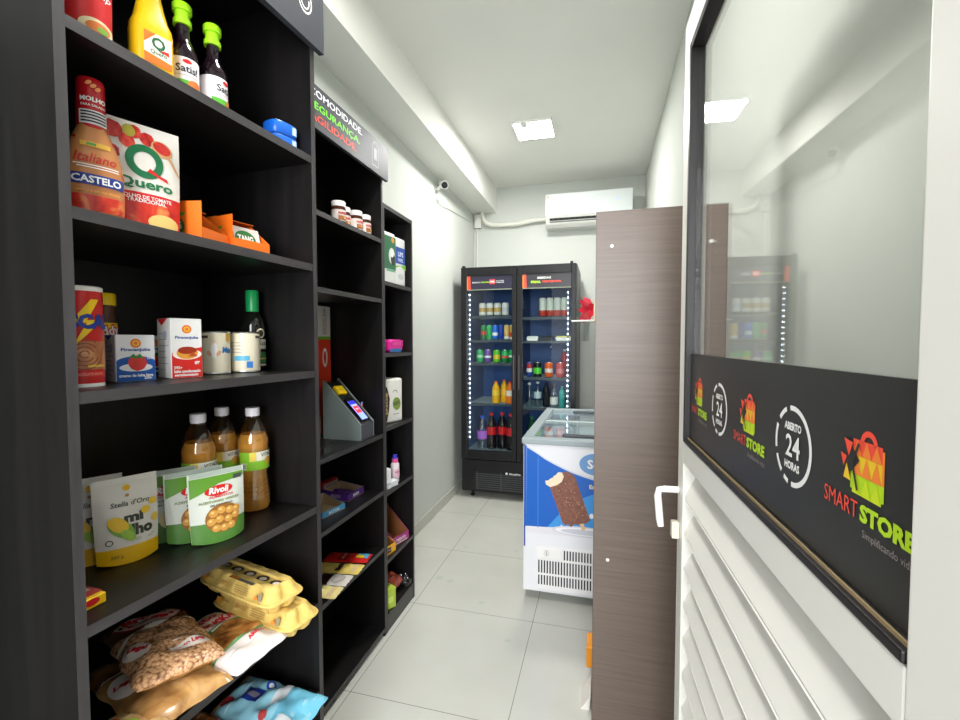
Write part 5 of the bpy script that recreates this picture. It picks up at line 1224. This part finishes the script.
def d_white(mb, p, w, h):
    br = M((56, 34, 26), .4)
    mb.poly([(-w*.46, h*.05), (-w*.3, h*.05), (-w*.2, h*.3), (-w*.16, h*.55), (-w*.28, h*.8), (-w*.46, h*.9)], p, br, .0006); mb.text('SNOB', p, -w*.31, h*.45, M((206, 170, 110), .4), w=h*.5, h=w*.1, rot=PI/2, bold=.03, e=.0012)
    mb.disc(w*.18, h*.42, w*.2, h*.15, p, M((130, 150, 70), .4), .0008, 18, rot=.4); mb.text('NOVO', p, w*.18, h*.43, M((60, 66, 50), .4), w=w*.3, h=h*.09, bold=.04, e=.0012, rot=.2); mb.arc(w*.1, h*.65, w*.12, .003, p, M((90, 90, 80), .4), .2, 2.6, 12, .0008); mb.rect(0, w*.3, h*.18, h*.195, p, M((150, 150, 140), .4), .0008)
pack('paper_towel_pack', 'white paper towel pack with brown stripe and green mark on the far unit', .15, .12, .225, (-1.085, 2.125, z), 74, M((230, 228, 220), .4), d_white)
z = .6905
def bottle_small():
    def dr(m):
        p = CY(.0222, .0006); m.rect(-.018, .018, .03, .07, p, M((236, 190, 206), .4), .0003, 8, 1); m.text('SEDA', p, 0, .055, M((170, 60, 120), .4), w=.026, bold=.03, e=.0006)
    jar('lotion_bottle', 'small pale pink bottle with blue and pink cap on the far unit', 'bottle', (-1.035, 2.142, z), 60, [(.018, 0), (.022, .005), (.022, .092), (.015, .105)], M((236, 222, 228), .35), ([(.0165, .1, M((226, 90, 150), .4)), (.0165, .124, M((60, 60, 190), .4)), (.0125, .125, M((60, 60, 190), .4)), (.0115, .142, M((60, 60, 190), .4)), (0, .142)], M((226, 90, 150), .4)), None, None, dr, 22)
bottle_small()
carton('soap_box', 'small white box at the left of the lotion bottle on the far unit', 'box', .05, .035, .10, (-1.03, 2.02, z), 70, lambda mb, f, l, r, t: mb.rect(-.02, .02, .02, .03, f, M((190, 196, 200), .4)), M((236, 236, 238), .4))
tag(MB().box(-.03, .03, -.02, .02, 0, .03, M((226, 228, 232), .4), .004).build('small_white_packet', loc=(-1.022, 2.073, z), rz=75), 'small white packet lying between the soap box and the lotion bottle', 'packet')
z = .3555
MAG = M((176, 60, 136), .4)
open_box('candy_display_box', 'open magenta display box with brown inside on the far unit', .13, .16, .06, (-1.095, 2.19, z), 75, MAG, BROWNCARD, .045, None, lambda m, f, l, w, d, h: (m.text('TRENTO', f, 0, .024, M((240, 220, 230), .4), w=.08, h=.016, bold=.04), m.rect(-.05, .05, .006, .01, f, WHITE)), .17)
open_box('candy_display_box', 'open yellow display box with brown inside, left of the magenta one', .11, .16, .06, (-1.095, 2.045, z), 80, M((240, 176, 40), .4), BROWNCARD, .045, None, lambda m, f, l, w, d, h: (m.rect(-.015, .015, .01, .036, f, M((60, 40, 30), .4)), m.text('SUFLAIR', f, 0, .024, WHITE, w=.02, h=.008, e=.0008)), .11)
z = .0855
pillow('snack_bag', 'red and brown snack bag on the bottom shelf of the far unit', 'bag', .15, .19, .10, (-1.125, 2.145, z+.0), 88, mottle('red_brown_bag', [(150, 54, 30), (190, 80, 44), (80, 60, 90)], 14, .25), lambda mb, p, w, l: mb.rect(-w*.3, w*.2, -l*.1, l*.1, p, M((90, 60, 100), .3), .001, 6, 4), .008)
carton('green_packet', 'lime green box at the front of the bottom shelf of the far unit', 'box', .07, .06, .10, (-1.035, 2.035, z), 60, lambda mb, f, l, r, t: mb.rect(-.02, .02, .03, .06, f, M((206, 226, 110), .4)), M((180, 206, 70), .4))
pillow('clear_bag', 'crumpled clear plastic bag at the right of the bottom shelf', 'bag', .07, .10, .05, (-1.045, 2.235, z), 85, glass('crumpled_film', (.88, .89, .9), .08, .15), lambda mb, p, w, l: None, .012)

# ------------------------------------------------------------------ on the right unit
def gift():
    o = thing('gift_bag', 'red and clear plastic gift bag sticking out beyond the brown side panel', 'bag', (-.022, 1.93, 1.5005))
    m = MB(); random.seed(3)
    cl = glass('cellophane', (.93, .94, .94), .05, .1)
    for k in range(9):
        a = random.uniform(0, 6.3); q = [(-.01, 0, .04)]
        d = Vector((-.075*random.uniform(.5, 1), .05*cos(a), .05*sin(a))); s = Vector((0, .018*sin(a), .018))
        b0 = Vector((-.012, 0, .05)); m.add([b0, b0+d+s, b0+d*1.1-s*.2, b0+d*.8-s], [(0, 1, 2, 3)], cl)
    for k in range(4):
        b0 = Vector((-.04, 0, .0)); d = Vector((random.uniform(-.03, .01), random.uniform(-.02, .02), -.08)); s = Vector((.012, .012, 0)); m.add([b0-s, b0+s, b0+d+s, b0+d-s], [(0, 1, 2, 3)], cl)
    m.build('cellophane', o)
    r = MB()
    for k in range(7):
        a = k*.9; b0 = Vector((-.014, 0, .05)); d = Vector((-.06*abs(cos(a*.5))-.005, .03*cos(a), .055*sin(a))); s = d.cross(Vector((0, 1, .3))).normalized()*.017
        r.add([b0-s*.3, b0+d*.6-s, b0+d, b0+d*.6+s, b0+s*.3], [(0, 1, 2, 3, 4)], M((206, 40, 60), .35)); r.add([b0, b0+d*.6+s, b0+d*.8+s*1.2+Vector((0, .01, 0))], [(0, 1, 2)], M((206, 40, 60), .35))
    r.tube([(-.012, 0, .04), (-.012, 0, .06)], .012, M((206, 40, 60), .35), 10); r.build('bow', o)
    c = MB(); c.box(-.012, .12, -.04, .04, 0, .09, M((226, 206, 170), .5), .003); c.build('box', o)
    s = MB(); s.tube([(-.012, -.03, .004), (-.10, -.03, .003)], .0035, OFFW, 8); s.build('straw', o)
gift()
tag(MB().box(-.028, .1, -.05, .05, 0, .085, M((240, 150, 30), .4), .004).build('snack_packet', loc=(-.022, 1.90, .0905)), 'orange packet poking out low beside the brown panel edge', 'packet')
tag(MB().prism([(-.02, 0), (.012, 0), (.016, .05), (.012, .05)], -.06, .06, M((236, 230, 222), .5)).build('paper_card', loc=(-.046, 1.80, .0005)), 'white paper card standing on the floor beside the brown panel edge', 'paper')
